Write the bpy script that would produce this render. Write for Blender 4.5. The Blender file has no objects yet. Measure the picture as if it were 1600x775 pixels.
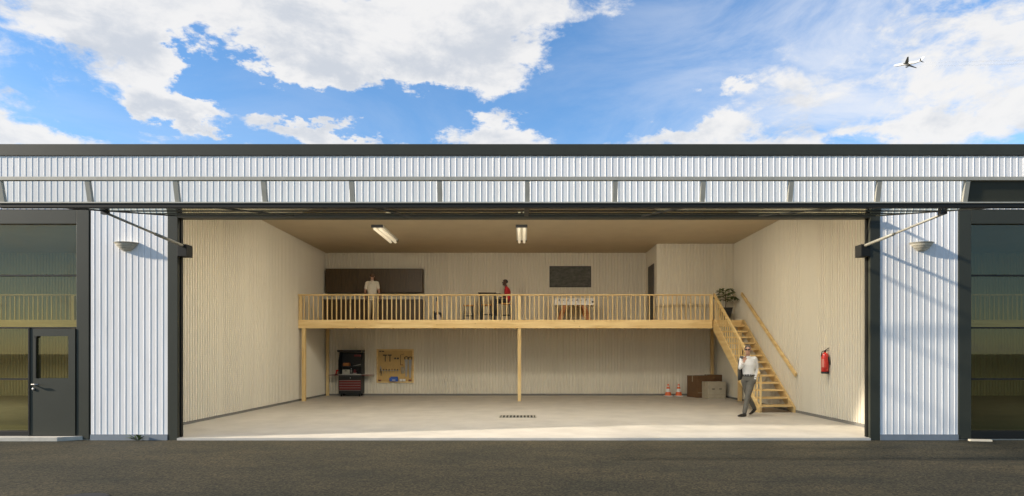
import bpy, math, random
from mathutils import Vector, Matrix, kdtree
random.seed(7)
R = math.radians
scene = bpy.context.scene
col = scene.collection

# ------------------------------------------------------------------ camera
F = 1000.0; CX, CY = 818.5, 553.0; CAMY = -12.21; CAMZ = 1.6
cam_d = bpy.data.cameras.new('camera'); cam = bpy.data.objects.new('camera', cam_d)
col.objects.link(cam); scene.camera = cam
cam.location = (0, CAMY, CAMZ); cam.rotation_euler = (R(90), 0, 0)
cam_d.sensor_width = 36; cam_d.lens = 36 * F / 1600
cam_d.shift_x = -(CX - 800) / 1600; cam_d.shift_y = (CY - 387.5) / 1600
cam_d.clip_start = 0.1; cam_d.clip_end = 9000
scene.render.resolution_x = 1024; scene.render.resolution_y = 496

# ------------------------------------------------------------------ light
SUN_TO = Vector((-1.0, -0.235, 0.44)).normalized()          # towards the sun
SUN_EL = math.asin(SUN_TO.z); SUN_ROT = math.atan2(SUN_TO.x, SUN_TO.y)
sun_d = bpy.data.lights.new('sun', 'SUN'); sun_d.energy = 3.5; sun_d.angle = R(2.0)
sun_d.color = (1.0, 0.89, 0.74)
sun = bpy.data.objects.new('sun', sun_d); col.objects.link(sun)
sun.rotation_euler = SUN_TO.to_track_quat('Z', 'Y').to_euler(); sun.location = (-40, -20, 30)
scene.view_settings.view_transform = 'Standard'; scene.view_settings.look = 'None'
scene.view_settings.gamma = 1.0; scene.view_settings.exposure = 1.2
scene.view_settings.use_curve_mapping = False
scene.render.engine = 'CYCLES'
scene.cycles.max_bounces = 10; scene.cycles.diffuse_bounces = 6; scene.cycles.transparent_max_bounces = 24

SKY_STRENGTH = 0.10
def make_world():
    w = bpy.data.worlds.new('World'); scene.world = w; w.use_nodes = True
    nt = w.node_tree; nt.nodes.clear(); N = nt.nodes.new; L = nt.links.new
    def setin(node, i, v):
        if isinstance(v, bpy.types.NodeSocket): L(v, node.inputs[i])
        elif v is not None: node.inputs[i].default_value = v
    def vm(op, a, b=None, out=0):
        n = N('ShaderNodeVectorMath'); n.operation = op; setin(n, 0, a); setin(n, 1, b); return n.outputs[out]
    def m(op, a, b=None, clamp=False):
        n = N('ShaderNodeMath'); n.operation = op; n.use_clamp = clamp; setin(n, 0, a); setin(n, 1, b); return n.outputs[0]
    def noise(v, scale, detail=8, rough=0.55, dist=0.0):
        n = N('ShaderNodeTexNoise'); L(v, n.inputs['Vector']); n.inputs['Scale'].default_value = scale
        n.inputs['Detail'].default_value = detail; n.inputs['Roughness'].default_value = rough
        n.inputs['Distortion'].default_value = dist; return n.outputs[0]
    def smooth(v, a, b, c=0.0, d=1.0):
        n = N('ShaderNodeMapRange'); n.interpolation_type = 'SMOOTHSTEP'; L(v, n.inputs[0])
        n.inputs[1].default_value = a; n.inputs[2].default_value = b
        n.inputs[3].default_value = c; n.inputs[4].default_value = d; return n.outputs[0]
    def mix(f, a, b):
        n = N('ShaderNodeMix'); n.data_type = 'RGBA'; setin(n, 0, f); setin(n, 6, a); setin(n, 7, b); return n.outputs[2]
    sky = N('ShaderNodeTexSky'); sky.sky_type = 'NISHITA'; sky.sun_disc = False
    sky.sun_elevation = SUN_EL; sky.sun_rotation = SUN_ROT
    sky.air_density = 1.0; sky.dust_density = 0.3; sky.ozone_density = 3.5
    tc = N('ShaderNodeTexCoord'); d = tc.outputs['Generated']
    # cumulus: noise on a flattened direction so that the heaps are wider than tall
    flat = vm('MULTIPLY', d, (1.0, 1.0, 1.9))
    big = noise(flat, 3.1, 3, 0.5)
    fbm = noise(flat, 6.5, 12, 0.60, 0.25)
    fine = noise(flat, 21.0, 10, 0.66, 0.4)
    cover = m('ADD', m('MULTIPLY', m('SUBTRACT', big, 0.5), 0.35), 0.05)
    blobs = [  # heaps and gaps of the cumulus field: direction, half sizes, weight
        (290, 5, 170, 42, .55), (520, 30, 110, 45, .42), (680, 40, 160, 60, .55), (840, 20, 110, 60, .45), (480, 112, 66, 36, 1.0), (225, 85, 80, 44, .65), (660, 105, 90, 26, .36), (800, 105, 50, 25, .30),
        (278, 178, 60, 20, 1.15), (510, 212, 85, 17, .95), (790, 207, 66, 24, .75), (1060, 215, 110, 18, .60), (1350, 215, 260, 20, .45), (1132, 130, 26, 12, .55), (1050, 130, 14, 7, .50), (1000, -5, 90, 22, .40),
        (1330, 110, 150, 60, .16), (1500, 60, 150, 60, .14), (60, 205, 90, 20, .5),
        (385, 112, 42, 34, -.75), (310, 118, 26, 22, -.55), (390, 175, 60, 30, -.6), (620, 170, 170, 22, -.75), (960, 110, 110, 75, -.75), (1140, 50, 130, 60, -.55), (910, 195, 60, 26, -.6), (350, 208, 70, 10, -.4), (650, 205, 40, 14, -.5), (180, 180, 40, 25, -.5)]
    wn = N('ShaderNodeTexNoise'); L(flat, wn.inputs['Vector']); wn.inputs['Scale'].default_value = 9.0; wn.inputs['Detail'].default_value = 9; wn.inputs['Roughness'].default_value = 0.62
    dw = vm('ADD', d, vm('MULTIPLY', vm('SUBTRACT', wn.outputs['Color'], (0.5, 0.5, 0.5)), (0.20, 0.0, 0.15)))
    for px, py, rx, ry, wt in blobs:
        c = Vector(((px - CX) / F, 1.0, (CY - py) / F)); ln = c.length; c.normalize()
        df = vm('MULTIPLY', vm('SUBTRACT', dw, tuple(c)), (F * ln / rx, 2.2, F * ln / ry))
        r2 = vm('DOT_PRODUCT', df, df, 1)
        g = m('POWER', 2.718, m('MULTIPLY', r2, -0.7))
        cover = m('ADD', cover, m('MULTIPLY', g, wt))
    dens = m('ADD', m('ADD', m('MULTIPLY', m('SUBTRACT', fbm, 0.5), 1.5), m('MULTIPLY', m('SUBTRACT', fine, 0.5), 0.95)), cover)
    mask = smooth(dens, 0.02, 0.42, 0.0, 0.95)
    # thin veil over part of the sky
    veil = smooth(noise(vm('MULTIPLY', d, (1.2, 1.0, 3.2)), 2.6, 10, 0.62, 0.6), 0.36, 0.70, 0.0, 0.80)
    cv = Vector(((1480 - CX) / F, 1.0, (CY - 130) / F)).normalized()
    dv = vm('MULTIPLY', vm('SUBTRACT', d, tuple(cv)), (2.9, 1.0, 3.0))
    veil = m('MULTIPLY', veil, m('ADD', 0.16, m('MULTIPLY', m('POWER', 2.718, m('MULTIPLY', vm('DOT_PRODUCT', dv, dv, 1), -1.4)), 1.0)), True)
    lit = noise(vm('ADD', flat, (-0.030, 0.0, 0.055)), 6.5, 12, 0.60, 0.25)
    relief = m('ADD', m('MULTIPLY', m('SUBTRACT', fbm, lit), 2.6), m('MULTIPLY', m('SUBTRACT', dens, 0.5), -0.55))
    tone = smooth(relief, -0.50, 0.20)
    k = 1.0 / SKY_STRENGTH
    cloud = mix(tone, (0.285 * k, 0.300 * k, 0.325 * k, 1), (0.405 * k, 0.400 * k, 0.395 * k, 1))
    hs = N('ShaderNodeHueSaturation'); hs.inputs['Saturation'].default_value = 1.12; L(sky.outputs[0], hs.inputs['Color'])
    base = mix(veil, hs.outputs[0], (0.37 * k, 0.385 * k, 0.415 * k, 1))
    allc = mix(mask, base, cloud)
    bg = N('ShaderNodeBackground'); L(allc, bg.inputs[0]); bg.inputs[1].default_value = SKY_STRENGTH
    o = N('ShaderNodeOutputWorld'); L(bg.outputs[0], o.inputs[0])
make_world()

# ------------------------------------------------------------------ materials
M = {}
def mat(name, c, rough=0.6, metal=0.0, var=0.0, vscale=6.0, bump=0.0, bscale=40.0, stretch=(1, 1, 1), emit=None, spec=0.5, c2=None, detail=6, coat=0.0):
    mt = bpy.data.materials.new(name); mt.use_nodes = True; nt = mt.node_tree
    b = nt.nodes['Principled BSDF']; N = nt.nodes.new; L = nt.links.new
    b.inputs['Base Color'].default_value = (*c, 1); b.inputs['Roughness'].default_value = rough
    b.inputs['Metallic'].default_value = metal; b.inputs['Specular IOR Level'].default_value = spec
    b.inputs['Coat Weight'].default_value = coat
    if var or bump:
        tc = N('ShaderNodeTexCoord'); mp = N('ShaderNodeMapping'); L(tc.outputs['Object'], mp.inputs[0]); mp.inputs['Scale'].default_value = stretch
    if var:
        n = N('ShaderNodeTexNoise'); L(mp.outputs[0], n.inputs['Vector']); n.inputs['Scale'].default_value = vscale; n.inputs['Detail'].default_value = detail
        n.inputs['Roughness'].default_value = 0.62
        r = N('ShaderNodeValToRGB'); L(n.outputs[0], r.inputs[0])
        lo = c2 if c2 else tuple(x * (1 - var) for x in c); hi = c if c2 else tuple(min(1, x * (1 + var * .6)) for x in c)
        r.color_ramp.elements[0].position = 0.32; r.color_ramp.elements[0].color = (*lo, 1)
        r.color_ramp.elements[1].position = 0.68; r.color_ramp.elements[1].color = (*hi, 1)
        L(r.outputs[0], b.inputs['Base Color'])
    if bump:
        n2 = N('ShaderNodeTexNoise'); L(mp.outputs[0], n2.inputs['Vector']); n2.inputs['Scale'].default_value = bscale; n2.inputs['Detail'].default_value = 4
        bp = N('ShaderNodeBump'); bp.inputs['Strength'].default_value = bump; bp.inputs['Distance'].default_value = 0.01
        L(n2.outputs[0], bp.inputs['Height']); L(bp.outputs[0], b.inputs['Normal'])
    if emit:
        b.inputs['Emission Color'].default_value = (*emit[0], 1); b.inputs['Emission Strength'].default_value = emit[1]
    M[name] = mt; return mt

def glass(name, tint, ior=1.45, rough=0.0):
    mt = bpy.data.materials.new(name); mt.use_nodes = True; nt = mt.node_tree; nt.nodes.clear(); N = nt.nodes.new; L = nt.links.new
    t = N('ShaderNodeBsdfTransparent'); t.inputs[0].default_value = (*tint, 1)
    g = N('ShaderNodeBsdfGlossy'); g.inputs['Roughness'].default_value = rough; g.inputs[0].default_value = (0.85, 0.88, 0.80, 1)
    lw = N('ShaderNodeLayerWeight'); lw.inputs[0].default_value = .5
    pw = N('ShaderNodeMath'); pw.operation = 'POWER'; L(lw.outputs['Facing'], pw.inputs[0]); pw.inputs[1].default_value = 5
    f0 = ((ior - 1) / (ior + 1)) ** 2
    f = N('ShaderNodeMath'); f.operation = 'MULTIPLY_ADD'; L(pw.outputs[0], f.inputs[0]); f.inputs[1].default_value = 1 - f0; f.inputs[2].default_value = f0
    mx = N('ShaderNodeMixShader'); L(f.outputs[0], mx.inputs[0]); L(t.outputs[0], mx.inputs[1]); L(g.outputs[0], mx.inputs[2])
    o = N('ShaderNodeOutputMaterial'); L(mx.outputs[0], o.inputs[0]); M[name] = mt

def sheet_metal(name, c, streak, rough=0.45, bump=.12):
    """coated steel sheet: faint vertical rain streaks and soft blotches"""
    mt = bpy.data.materials.new(name); mt.use_nodes = True; nt = mt.node_tree; N = nt.nodes.new; L = nt.links.new
    b = nt.nodes['Principled BSDF']; b.inputs['Roughness'].default_value = rough; b.inputs['Specular IOR Level'].default_value = 0.35
    tc = N('ShaderNodeTexCoord'); mp = N('ShaderNodeMapping'); L(tc.outputs['Object'], mp.inputs[0]); mp.inputs['Scale'].default_value = (5, 5, 0.5)
    n = N('ShaderNodeTexNoise'); L(mp.outputs[0], n.inputs['Vector']); n.inputs['Scale'].default_value = 2.2; n.inputs['Detail'].default_value = 9; n.inputs['Roughness'].default_value = .65
    r = N('ShaderNodeValToRGB'); L(n.outputs[0], r.inputs[0])
    r.color_ramp.elements[0].position = .25; r.color_ramp.elements[0].color = (*streak, 1)
    r.color_ramp.elements[1].position = .62; r.color_ramp.elements[1].color = (*c, 1)
    sx = N('ShaderNodeSeparateXYZ'); L(tc.outputs['Object'], sx.inputs[0])
    dv = N('ShaderNodeMath'); dv.operation = 'DIVIDE'; L(sx.outputs[0], dv.inputs[0]); dv.inputs[1].default_value = .952
    fl = N('ShaderNodeMath'); fl.operation = 'FLOOR'; L(dv.outputs[0], fl.inputs[0])
    wn = N('ShaderNodeTexWhiteNoise'); wn.noise_dimensions = '1D'; L(fl.outputs[0], wn.inputs['W'])
    vr = N('ShaderNodeMapRange'); L(wn.outputs['Value'], vr.inputs[0]); vr.inputs[3].default_value = .955; vr.inputs[4].default_value = 1.03
    hv = N('ShaderNodeHueSaturation'); L(r.outputs[0], hv.inputs['Color']); L(vr.outputs[0], hv.inputs['Value'])
    L(hv.outputs[0], b.inputs['Base Color'])
    n2 = N('ShaderNodeTexNoise'); L(tc.outputs['Object'], n2.inputs['Vector']); n2.inputs['Scale'].default_value = 3.5
    bp = N('ShaderNodeBump'); bp.inputs['Strength'].default_value = bump; bp.inputs['Distance'].default_value = .01
    L(n2.outputs[0], bp.inputs['Height']); L(bp.outputs[0], b.inputs['Normal'])
    M[name] = mt

def pine(name, stretch):
    mt = bpy.data.materials.new(name); mt.use_nodes = True; nt = mt.node_tree; N = nt.nodes.new; L = nt.links.new
    b = nt.nodes['Principled BSDF']; b.inputs['Roughness'].default_value = .5; b.inputs['Specular IOR Level'].default_value = .35
    tc = N('ShaderNodeTexCoord'); oi = N('ShaderNodeObjectInfo'); ad = N('ShaderNodeVectorMath'); L(tc.outputs['Object'], ad.inputs[0])
    sc = N('ShaderNodeVectorMath'); sc.operation = 'SCALE'; sc.inputs[0].default_value = (7, 5, 9); L(oi.outputs['Random'], sc.inputs['Scale']); L(sc.outputs[0], ad.inputs[1])
    mp = N('ShaderNodeMapping'); L(ad.outputs[0], mp.inputs[0]); mp.inputs['Scale'].default_value = stretch
    n = N('ShaderNodeTexNoise'); L(mp.outputs[0], n.inputs['Vector']); n.inputs['Scale'].default_value = 9; n.inputs['Detail'].default_value = 5; n.inputs['Distortion'].default_value = .6
    r = N('ShaderNodeValToRGB'); L(n.outputs[0], r.inputs[0])
    e = r.color_ramp.elements; e[0].position = .3; e[0].color = (.64, .43, .175, 1); e[1].position = .7; e[1].color = (.84, .63, .31, 1)
    v = N('ShaderNodeTexVoronoi'); L(ad.outputs[0], v.inputs['Vector']); v.inputs['Scale'].default_value = 3.3
    kr = N('ShaderNodeMapRange'); L(v.outputs['Distance'], kr.inputs[0]); kr.inputs[1].default_value = .03; kr.inputs[2].default_value = .11; kr.inputs[3].default_value = .55; kr.inputs[4].default_value = 0
    mx = N('ShaderNodeMix'); mx.data_type = 'RGBA'; L(kr.outputs[0], mx.inputs[0]); L(r.outputs[0], mx.inputs[6]); mx.inputs[7].default_value = (.22, .10, .03, 1)
    hv = N('ShaderNodeHueSaturation'); L(mx.outputs[2], hv.inputs['Color'])
    vr = N('ShaderNodeMapRange'); L(oi.outputs['Random'], vr.inputs[0]); vr.inputs[3].default_value = .86; vr.inputs[4].default_value = 1.1; L(vr.outputs[0], hv.inputs['Value'])
    L(hv.outputs[0], b.inputs['Base Color']); M[name] = mt

sheet_metal('white_sheet', (.81, .79, .765), (.70, .68, .655))
sheet_metal('cream_sheet', (.68, .625, .51), (.665, .61, .495), .5, .0)
mat('cream_ceiling', (.52, .435, .30), .75, var=.06, vscale=1.5)
mat('slab', (.51, .475, .415), .55, var=.14, vscale=1.3, bump=.05, bscale=60, detail=9)
mat('kerb', (.20, .19, .17), .85, var=.15, vscale=5, bump=.2)
mat('anthracite', (.035, .0365, .0255), .5, var=.08, vscale=2, spec=.3)
mat('anthracite_dark', (.012, .012, .010), .6, spec=.25, var=.1, vscale=3)
mat('steel_frame', (.020, .020, .015), .6, spec=.25, var=.12, vscale=4)
mat('galv', (.36, .34, .28), .5, .15, var=.12, vscale=9)
mat('flashing', (.19, .215, .24), .5, var=.1, vscale=4)
mat('sconce', (.60, .55, .44), .45, var=.05)
pine('pine_x', (.10, 1, 1)); pine('pine_y', (1, .10, 1)); pine('pine_z', (1, 1, .10))
glass('door_glass', (.70, .71, .56), 1.52); glass('leaf_glass', (.975, .98, .975), 1.3)
mat('walnut', (.072, .043, .015), .45, var=.35, vscale=7, stretch=(6, 6, .35))
mat('blackboard', (.050, .052, .046), .8, var=.5, vscale=5, c2=(.13, .127, .108), stretch=(1, 1, 2.2), detail=8)
mat('black_metal', (.008, .008, .008), .45)
mat('black_plastic', (.018, .018, .019), .5)
mat('red_paint', (.33, .012, .016), .3, coat=.4)
mat('drawer_red', (.15, .011, .013), .35, coat=.2)
mat('ext_red', (.62, .022, .016), .28, coat=.5)
mat('white_paint', (.74, .73, .70), .4)
mat('label_cream', (.72, .62, .55), .5)
mat('label_pink', (.62, .22, .17), .5)
mat('cone_orange', (.72, .13, .025), .5)
mat('card_brown', (.14, .072, .030), .8, var=.15, vscale=6)
mat('card_pale', (.40, .35, .26), .8, var=.10, vscale=6)
mat('tape', (.30, .25, .17), .5)
mat('pegboard', (.50, .33, .12), .7, var=.08, vscale=5)
mat('steel', (.30, .29, .27), .4, .6)
mat('tool_dark', (.05, .045, .04), .5, .3)
mat('blue_plastic', (.05, .13, .48), .45)
mat('orange_wood', (.42, .15, .035), .5, var=.25, vscale=8, stretch=(4, 4, .5))
mat('stool_wood', (.62, .31, .09), .5, var=.15, vscale=8)
mat('skin_light', (.46, .26, .18), .5); mat('skin_dark', (.085, .042, .027), .45)
mat('shirt_white', (.74, .73, .71), .85, var=.06, vscale=14, bump=.25, bscale=22)
mat('polo_cream', (.72, .67, .56), .85, var=.06, vscale=12, bump=.25, bscale=20)
mat('shirt_red', (.50, .018, .025), .8, var=.12, vscale=12, bump=.2, bscale=20)
mat('trouser_grey', (.125, .115, .095), .85, var=.12, vscale=20, bump=.25, bscale=18)
mat('trouser_khaki', (.42, .35, .24), .85, var=.1, vscale=16, bump=.2, bscale=18)
mat('trouser_dark', (.02, .02, .024), .85)
mat('jacket_grey', (.085, .08, .07), .85, var=.12, vscale=20)
mat('leather', (.014, .012, .010), .35)
mat('hair_grey', (.10, .085, .070), .8, var=.3, vscale=60); mat('hair_dark', (.008, .007, .006), .8); mat('hair_brown', (.11, .065, .038), .8, var=.25, vscale=60)
mat('tube_light', (.80, .74, .60), .4, emit=((1, .84, .58), .22))
mat('leaf', (.12, .17, .055), .5, var=.35, vscale=8)
mat('stem', (.10, .07, .035), .8)
mat('concrete', (.47, .44, .37), .85, var=.12, vscale=5, bump=.25)
mat('plank_pale', (.62, .55, .42), .7, var=.08, vscale=6)
mat('door_dark', (.018, .013, .010), .45)
mat('plane_white', (.80, .80, .80), .35)
mat('plane_grey', (.30, .32, .32), .4)
mat('rubber', (.012, .012, .012), .8)

def asphalt():
    mt = bpy.data.materials.new('asphalt'); mt.use_nodes = True; nt = mt.node_tree; N = nt.nodes.new; L = nt.links.new
    b = nt.nodes['Principled BSDF']; b.inputs['Roughness'].default_value = .88; b.inputs['Specular IOR Level'].default_value = .25
    tc = N('ShaderNodeTexCoord'); P = tc.outputs['Object']
    def nz(s, d=4, st=(1, 1, 1), ro=.6):
        mp = N('ShaderNodeMapping'); L(P, mp.inputs[0]); mp.inputs['Scale'].default_value = st
        n = N('ShaderNodeTexNoise'); L(mp.outputs[0], n.inputs['Vector']); n.inputs['Scale'].default_value = s; n.inputs['Detail'].default_value = d; n.inputs['Roughness'].default_value = ro; return n.outputs[0]
    def ramp(s, a, ca, b_, cb):
        r = N('ShaderNodeValToRGB'); L(s, r.inputs[0]); e = r.color_ramp.elements
        e[0].position = a; e[0].color = (*ca, 1); e[1].position = b_; e[1].color = (*cb, 1); return r.outputs[0]
    def mx(f, a, c, bt='MIX'):
        n = N('ShaderNodeMix'); n.data_type = 'RGBA'; n.blend_type = bt
        if isinstance(f, float): n.inputs[0].default_value = f
        else: L(f, n.inputs[0])
        L(a, n.inputs[6]); L(c, n.inputs[7]); return n.outputs[2]
    patch = ramp(nz(.55, 5, (1, 2.2, 1)), .33, (.020, .0202, .0135), .68, (.040, .0355, .0215))
    v = N('ShaderNodeTexVoronoi'); L(P, v.inputs['Vector']); v.inputs['Scale'].default_value = 46
    chips = ramp(v.outputs['Color'], .18, (.35, .35, .35), .95, (2.6, 2.4, 2.1))
    grain = ramp(nz(26, 5, (1, 1, 1), .75), .3, (.45, .46, .46), .72, (1.75, 1.66, 1.5))
    c = mx(.75, patch, chips, 'MULTIPLY'); c = mx(.8, c, grain, 'MULTIPLY')
    oil = ramp(nz(1.7, 6, (1, 1.6, 1)), .63, (1, 1, 1), .74, (.52, .52, .55)); c = mx(.9, c, oil, 'MULTIPLY')
    wm = N('ShaderNodeMapping'); L(P, wm.inputs[0]); wm.inputs['Scale'].default_value = (.30, .42, 1)
    wq = N('ShaderNodeTexNoise'); L(P, wq.inputs['Vector']); wq.inputs['Scale'].default_value = 1.4; wq.inputs['Detail'].default_value = 6
    wa = N('ShaderNodeVectorMath'); wa.operation = 'MULTIPLY_ADD'; L(wq.outputs['Color'], wa.inputs[0]); wa.inputs[1].default_value = (.35, .35, 0); L(wm.outputs[0], wa.inputs[2])
    vc = N('ShaderNodeTexVoronoi'); vc.feature = 'DISTANCE_TO_EDGE'; L(wa.outputs[0], vc.inputs['Vector']); vc.inputs['Scale'].default_value = 1.0
    crack = ramp(vc.outputs['Distance'], .0, (.40, .40, .40), .0055, (1, 1, 1)); c = mx(.8, c, crack, 'MULTIPLY')
    L(c, b.inputs['Base Color'])
    bp = N('ShaderNodeBump'); bp.inputs['Strength'].default_value = .5; bp.inputs['Distance'].default_value = .006
    L(v.outputs['Distance'], bp.inputs['Height']); L(bp.outputs[0], b.inputs['Normal']); M['asphalt'] = mt
asphalt()

def vapour():
    mt = bpy.data.materials.new('vapour'); mt.use_nodes = True; nt = mt.node_tree; nt.nodes.clear(); N = nt.nodes.new; L = nt.links.new
    t = N('ShaderNodeBsdfTransparent'); df = N('ShaderNodeBsdfDiffuse'); df.inputs[0].default_value = (.9, .9, .9, 1)
    lw = N('ShaderNodeLayerWeight'); lw.inputs[0].default_value = .5
    mr = N('ShaderNodeMapRange'); L(lw.outputs['Facing'], mr.inputs[0]); mr.inputs[1].default_value = 0; mr.inputs[2].default_value = 1; mr.inputs[3].default_value = .11; mr.inputs[4].default_value = 0
    m_ = N('ShaderNodeMixShader'); L(mr.outputs[0], m_.inputs[0]); L(t.outputs[0], m_.inputs[1]); L(df.outputs[0], m_.inputs[2])
    o = N('ShaderNodeOutputMaterial'); L(m_.outputs[0], o.inputs[0]); M['vapour'] = mt
vapour()

# ------------------------------------------------------------------ builders
WM = {}                                                   # world matrix of each built object
def tag(o, label=None, cat=None, group=None, kind=None):
    if label: o['label'] = label
    if cat: o['category'] = cat
    if group: o['group'] = group
    if kind: o['kind'] = kind
    return o
def thing(name, label, cat, loc=(0, 0, 0), rot=(0, 0, 0), group=None):
    o = bpy.data.objects.new(name, None); col.objects.link(o); o.empty_display_size = .1
    o.location = loc; o.rotation_euler = rot
    from mathutils import Euler
    WM[o] = Matrix.Translation(loc) @ Euler(rot).to_matrix().to_4x4()
    return tag(o, label, cat, group)
class MB:
    """collects shapes; build() links them as ONE mesh object. Coordinates are the root's own."""
    def __init__(s): s.v = []; s.f = []; s.mi = []; s.cur = 0
    def add(s, vs, fs):
        n = len(s.v); s.v += [tuple(p) for p in vs]; s.f += [tuple(i + n for i in f) for f in fs]; s.mi += [s.cur] * len(fs); return s
    def box(s, x0, x1, y0, y1, z0, z1):
        return s.add([(x, y, z) for x in (x0, x1) for y in (y0, y1) for z in (z0, z1)],
                     [(0, 1, 3, 2), (4, 6, 7, 5), (0, 4, 5, 1), (2, 3, 7, 6), (0, 2, 6, 4), (1, 5, 7, 3)])
    def hexa(s, p):        # 8 points: bottom 4 (ccw), top 4
        return s.add(p, [(3, 2, 1, 0), (4, 5, 6, 7), (0, 1, 5, 4), (1, 2, 6, 5), (2, 3, 7, 6), (3, 0, 4, 7)])
    def bar(s, a, b, w, h, up=(0, 0, 1)):
        a, b = Vector(a), Vector(b); t = (b - a).normalized(); up = Vector(up)
        sd = t.cross(up).normalized() * w / 2; u = sd.cross(t).normalized() * h / 2
        return s.hexa([a - sd - u, a + sd - u, b + sd - u, b - sd - u, a - sd + u, a + sd + u, b + sd + u, b - sd + u])
    def rings(s, rings, cap=True):
        n = len(rings[0]); vs = [p for r in rings for p in r]; fs = []
        for i in range(len(rings) - 1):
            for j in range(n): k = (j + 1) % n; fs.append((i * n + j, i * n + k, (i + 1) * n + k, (i + 1) * n + j))
        if cap: fs.append(tuple(range(n - 1, -1, -1))); fs.append(tuple((len(rings) - 1) * n + j for j in range(n)))
        return s.add(vs, fs)
    def tube(s, pts, r, n=8, side=(1, 0, 0)):
        """pts: points; r: radius, or list of radius or (a, b) half axes"""
        pts = [Vector(p) for p in pts]; out = []
        for i, p in enumerate(pts):
            t = (pts[min(i + 1, len(pts) - 1)] - pts[max(i - 1, 0)]).normalized()
            sd = Vector(side) - t * t.dot(Vector(side))
            if sd.length < .05: sd = Vector((0, 1, 0)) - t * t.y
            sd.normalize(); u = t.cross(sd)
            q = r[i] if isinstance(r, (list, tuple)) else r
            a, b = q if isinstance(q, (list, tuple)) else (q, q)
            out.append([p + sd * a * math.cos(2 * math.pi * j / n) + u * b * math.sin(2 * math.pi * j / n) for j in range(n)])
        return s.rings(out)
    def lathe(s, prof, n=16, c=(0, 0, 0), a0=0, a1=2 * math.pi):
        c = Vector(c); out = [[c + Vector((r * math.cos(a0 + (a1 - a0) * j / n), r * math.sin(a0 + (a1 - a0) * j / n), z)) for j in range(n)] for r, z in prof]
        return s.rings(out)
    def ell(s, c, rx, ry, rz, n=14, m=9):
        c = Vector(c); out = []
        for i in range(1, m):
            th = math.pi * i / m
            out.append([c + Vector((rx * math.sin(th) * math.cos(2 * math.pi * j / n), ry * math.sin(th) * math.sin(2 * math.pi * j / n), -rz * math.cos(th))) for j in range(n)])
        return s.rings(out)
    def prism(s, poly, d0, d1, axis='y'):
        def P(u, v, w): return (u, w, v) if axis == 'y' else ((w, u, v) if axis == 'x' else (u, v, w))
        n = len(poly); vs = [P(u, v, d0) for u, v in poly] + [P(u, v, d1) for u, v in poly]
        fs = [tuple(range(n)), tuple(range(2 * n - 1, n - 1, -1))] + [(j, (j + 1) % n + 0, (j + 1) % n + n, j + n) for j in range(n)]
        return s.add(vs, fs)
    def mesh(s, name, mats, smooth=False):
        me = bpy.data.meshes.new(name); me.from_pydata(s.v, [], s.f); me.validate()
        for m in (mats if isinstance(mats, (list, tuple)) else [mats]): me.materials.append(M[m])
        if isinstance(mats, (list, tuple)):
            for p, i in zip(me.polygons, s.mi): p.material_index = i
        import bmesh
        bm = bmesh.new(); bm.from_mesh(me); bmesh.ops.recalc_face_normals(bm, faces=bm.faces); bm.to_mesh(me); bm.free()
        if smooth:
            for p in me.polygons: p.use_smooth = True
        return me
    def build(s, name, mats, parent=None, smooth=False, bevel=0, world=False):
        if world and parent is not None:                   # given in world coordinates: bring into the root's
            inv = WM[parent].inverted(); s.v = [tuple(inv @ Vector(p)) for p in s.v]
        return inst(name, s.mesh(name, mats, smooth), parent, bevel=bevel)
def inst(name, me, parent=None, loc=(0, 0, 0), rot=(0, 0, 0), bevel=0):
    o = bpy.data.objects.new(name, me); col.objects.link(o); o.parent = parent; o.location = loc; o.rotation_euler = rot
    if parent is not None: WM[o] = WM[parent] @ Matrix.Translation(loc)
    if bevel:
        b = o.modifiers.new('bevel', 'BEVEL'); b.width = bevel; b.segments = 2; b.limit_method = 'ANGLE'
    return o
def copy_tree(o, parent=None):
    c = o.copy(); col.objects.link(c); c.parent = parent
    for ch in list(o.children): copy_tree(ch, c)
    return c
def wbox(name, m, parent, *b, **k): return MB().box(*b).build(name, m, parent, world=True, **k)
def at(px, py, Y):                                        # pixel -> point on the plane at depth Y
    d = Y - CAMY; return ((px - CX) * d / F, Y, CAMZ + (CY - py) * d / F)

def corr(x0, x1, z0, z1, pitch, rib, slope, h, thk=.04):
    """corrugated sheet facing -y at y=0, ribs proud by h, phase fixed to x=0"""
    P = [(x0, 0.0)]; k = math.floor(x0 / pitch) - 1
    while k * pitch < x1 + pitch:
        a = k * pitch
        for x, y in ((a, 0), (a + slope, -h), (a + slope + rib, -h), (a + 2 * slope + rib, 0)):
            if x0 + .002 < x < x1 - .002: P.append((x, y))
        k += 1
    P.append((x1, 0.0)); n = len(P)
    vs = [(x, y, z) for z in (z0, z1) for x, y in P] + [(x, thk, z) for z in (z0, z1) for x, y in P]
    fs = []
    for i in range(n - 1):
        fs += [(i, i + 1, n + i + 1, n + i), (2 * n + i, 3 * n + i, 3 * n + i + 1, 2 * n + i + 1), (i, 2 * n + i, 2 * n + i + 1, i + 1), (n + i, n + i + 1, 3 * n + i + 1, 3 * n + i)]
    fs += [(0, n, 3 * n, 2 * n), (n - 1, 3 * n - 1, 4 * n - 1, 2 * n - 1)]
    return MB().add(vs, fs)
PITCH = 0.1190
def ext_wall(name, parent, x0, x1, z0, z1): return corr(x0, x1, z0, z1, PITCH, .014, .006, .0052).build(name, 'white_sheet', parent)
def int_wall(name, parent, length, z0, z1, loc, rz):
    o = corr(0, length, z0, z1, .116, .046, .012, .034, .03).build(name, 'cream_sheet', parent); o.location = loc; o.rotation_euler = (0, 0, rz); return o

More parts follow.
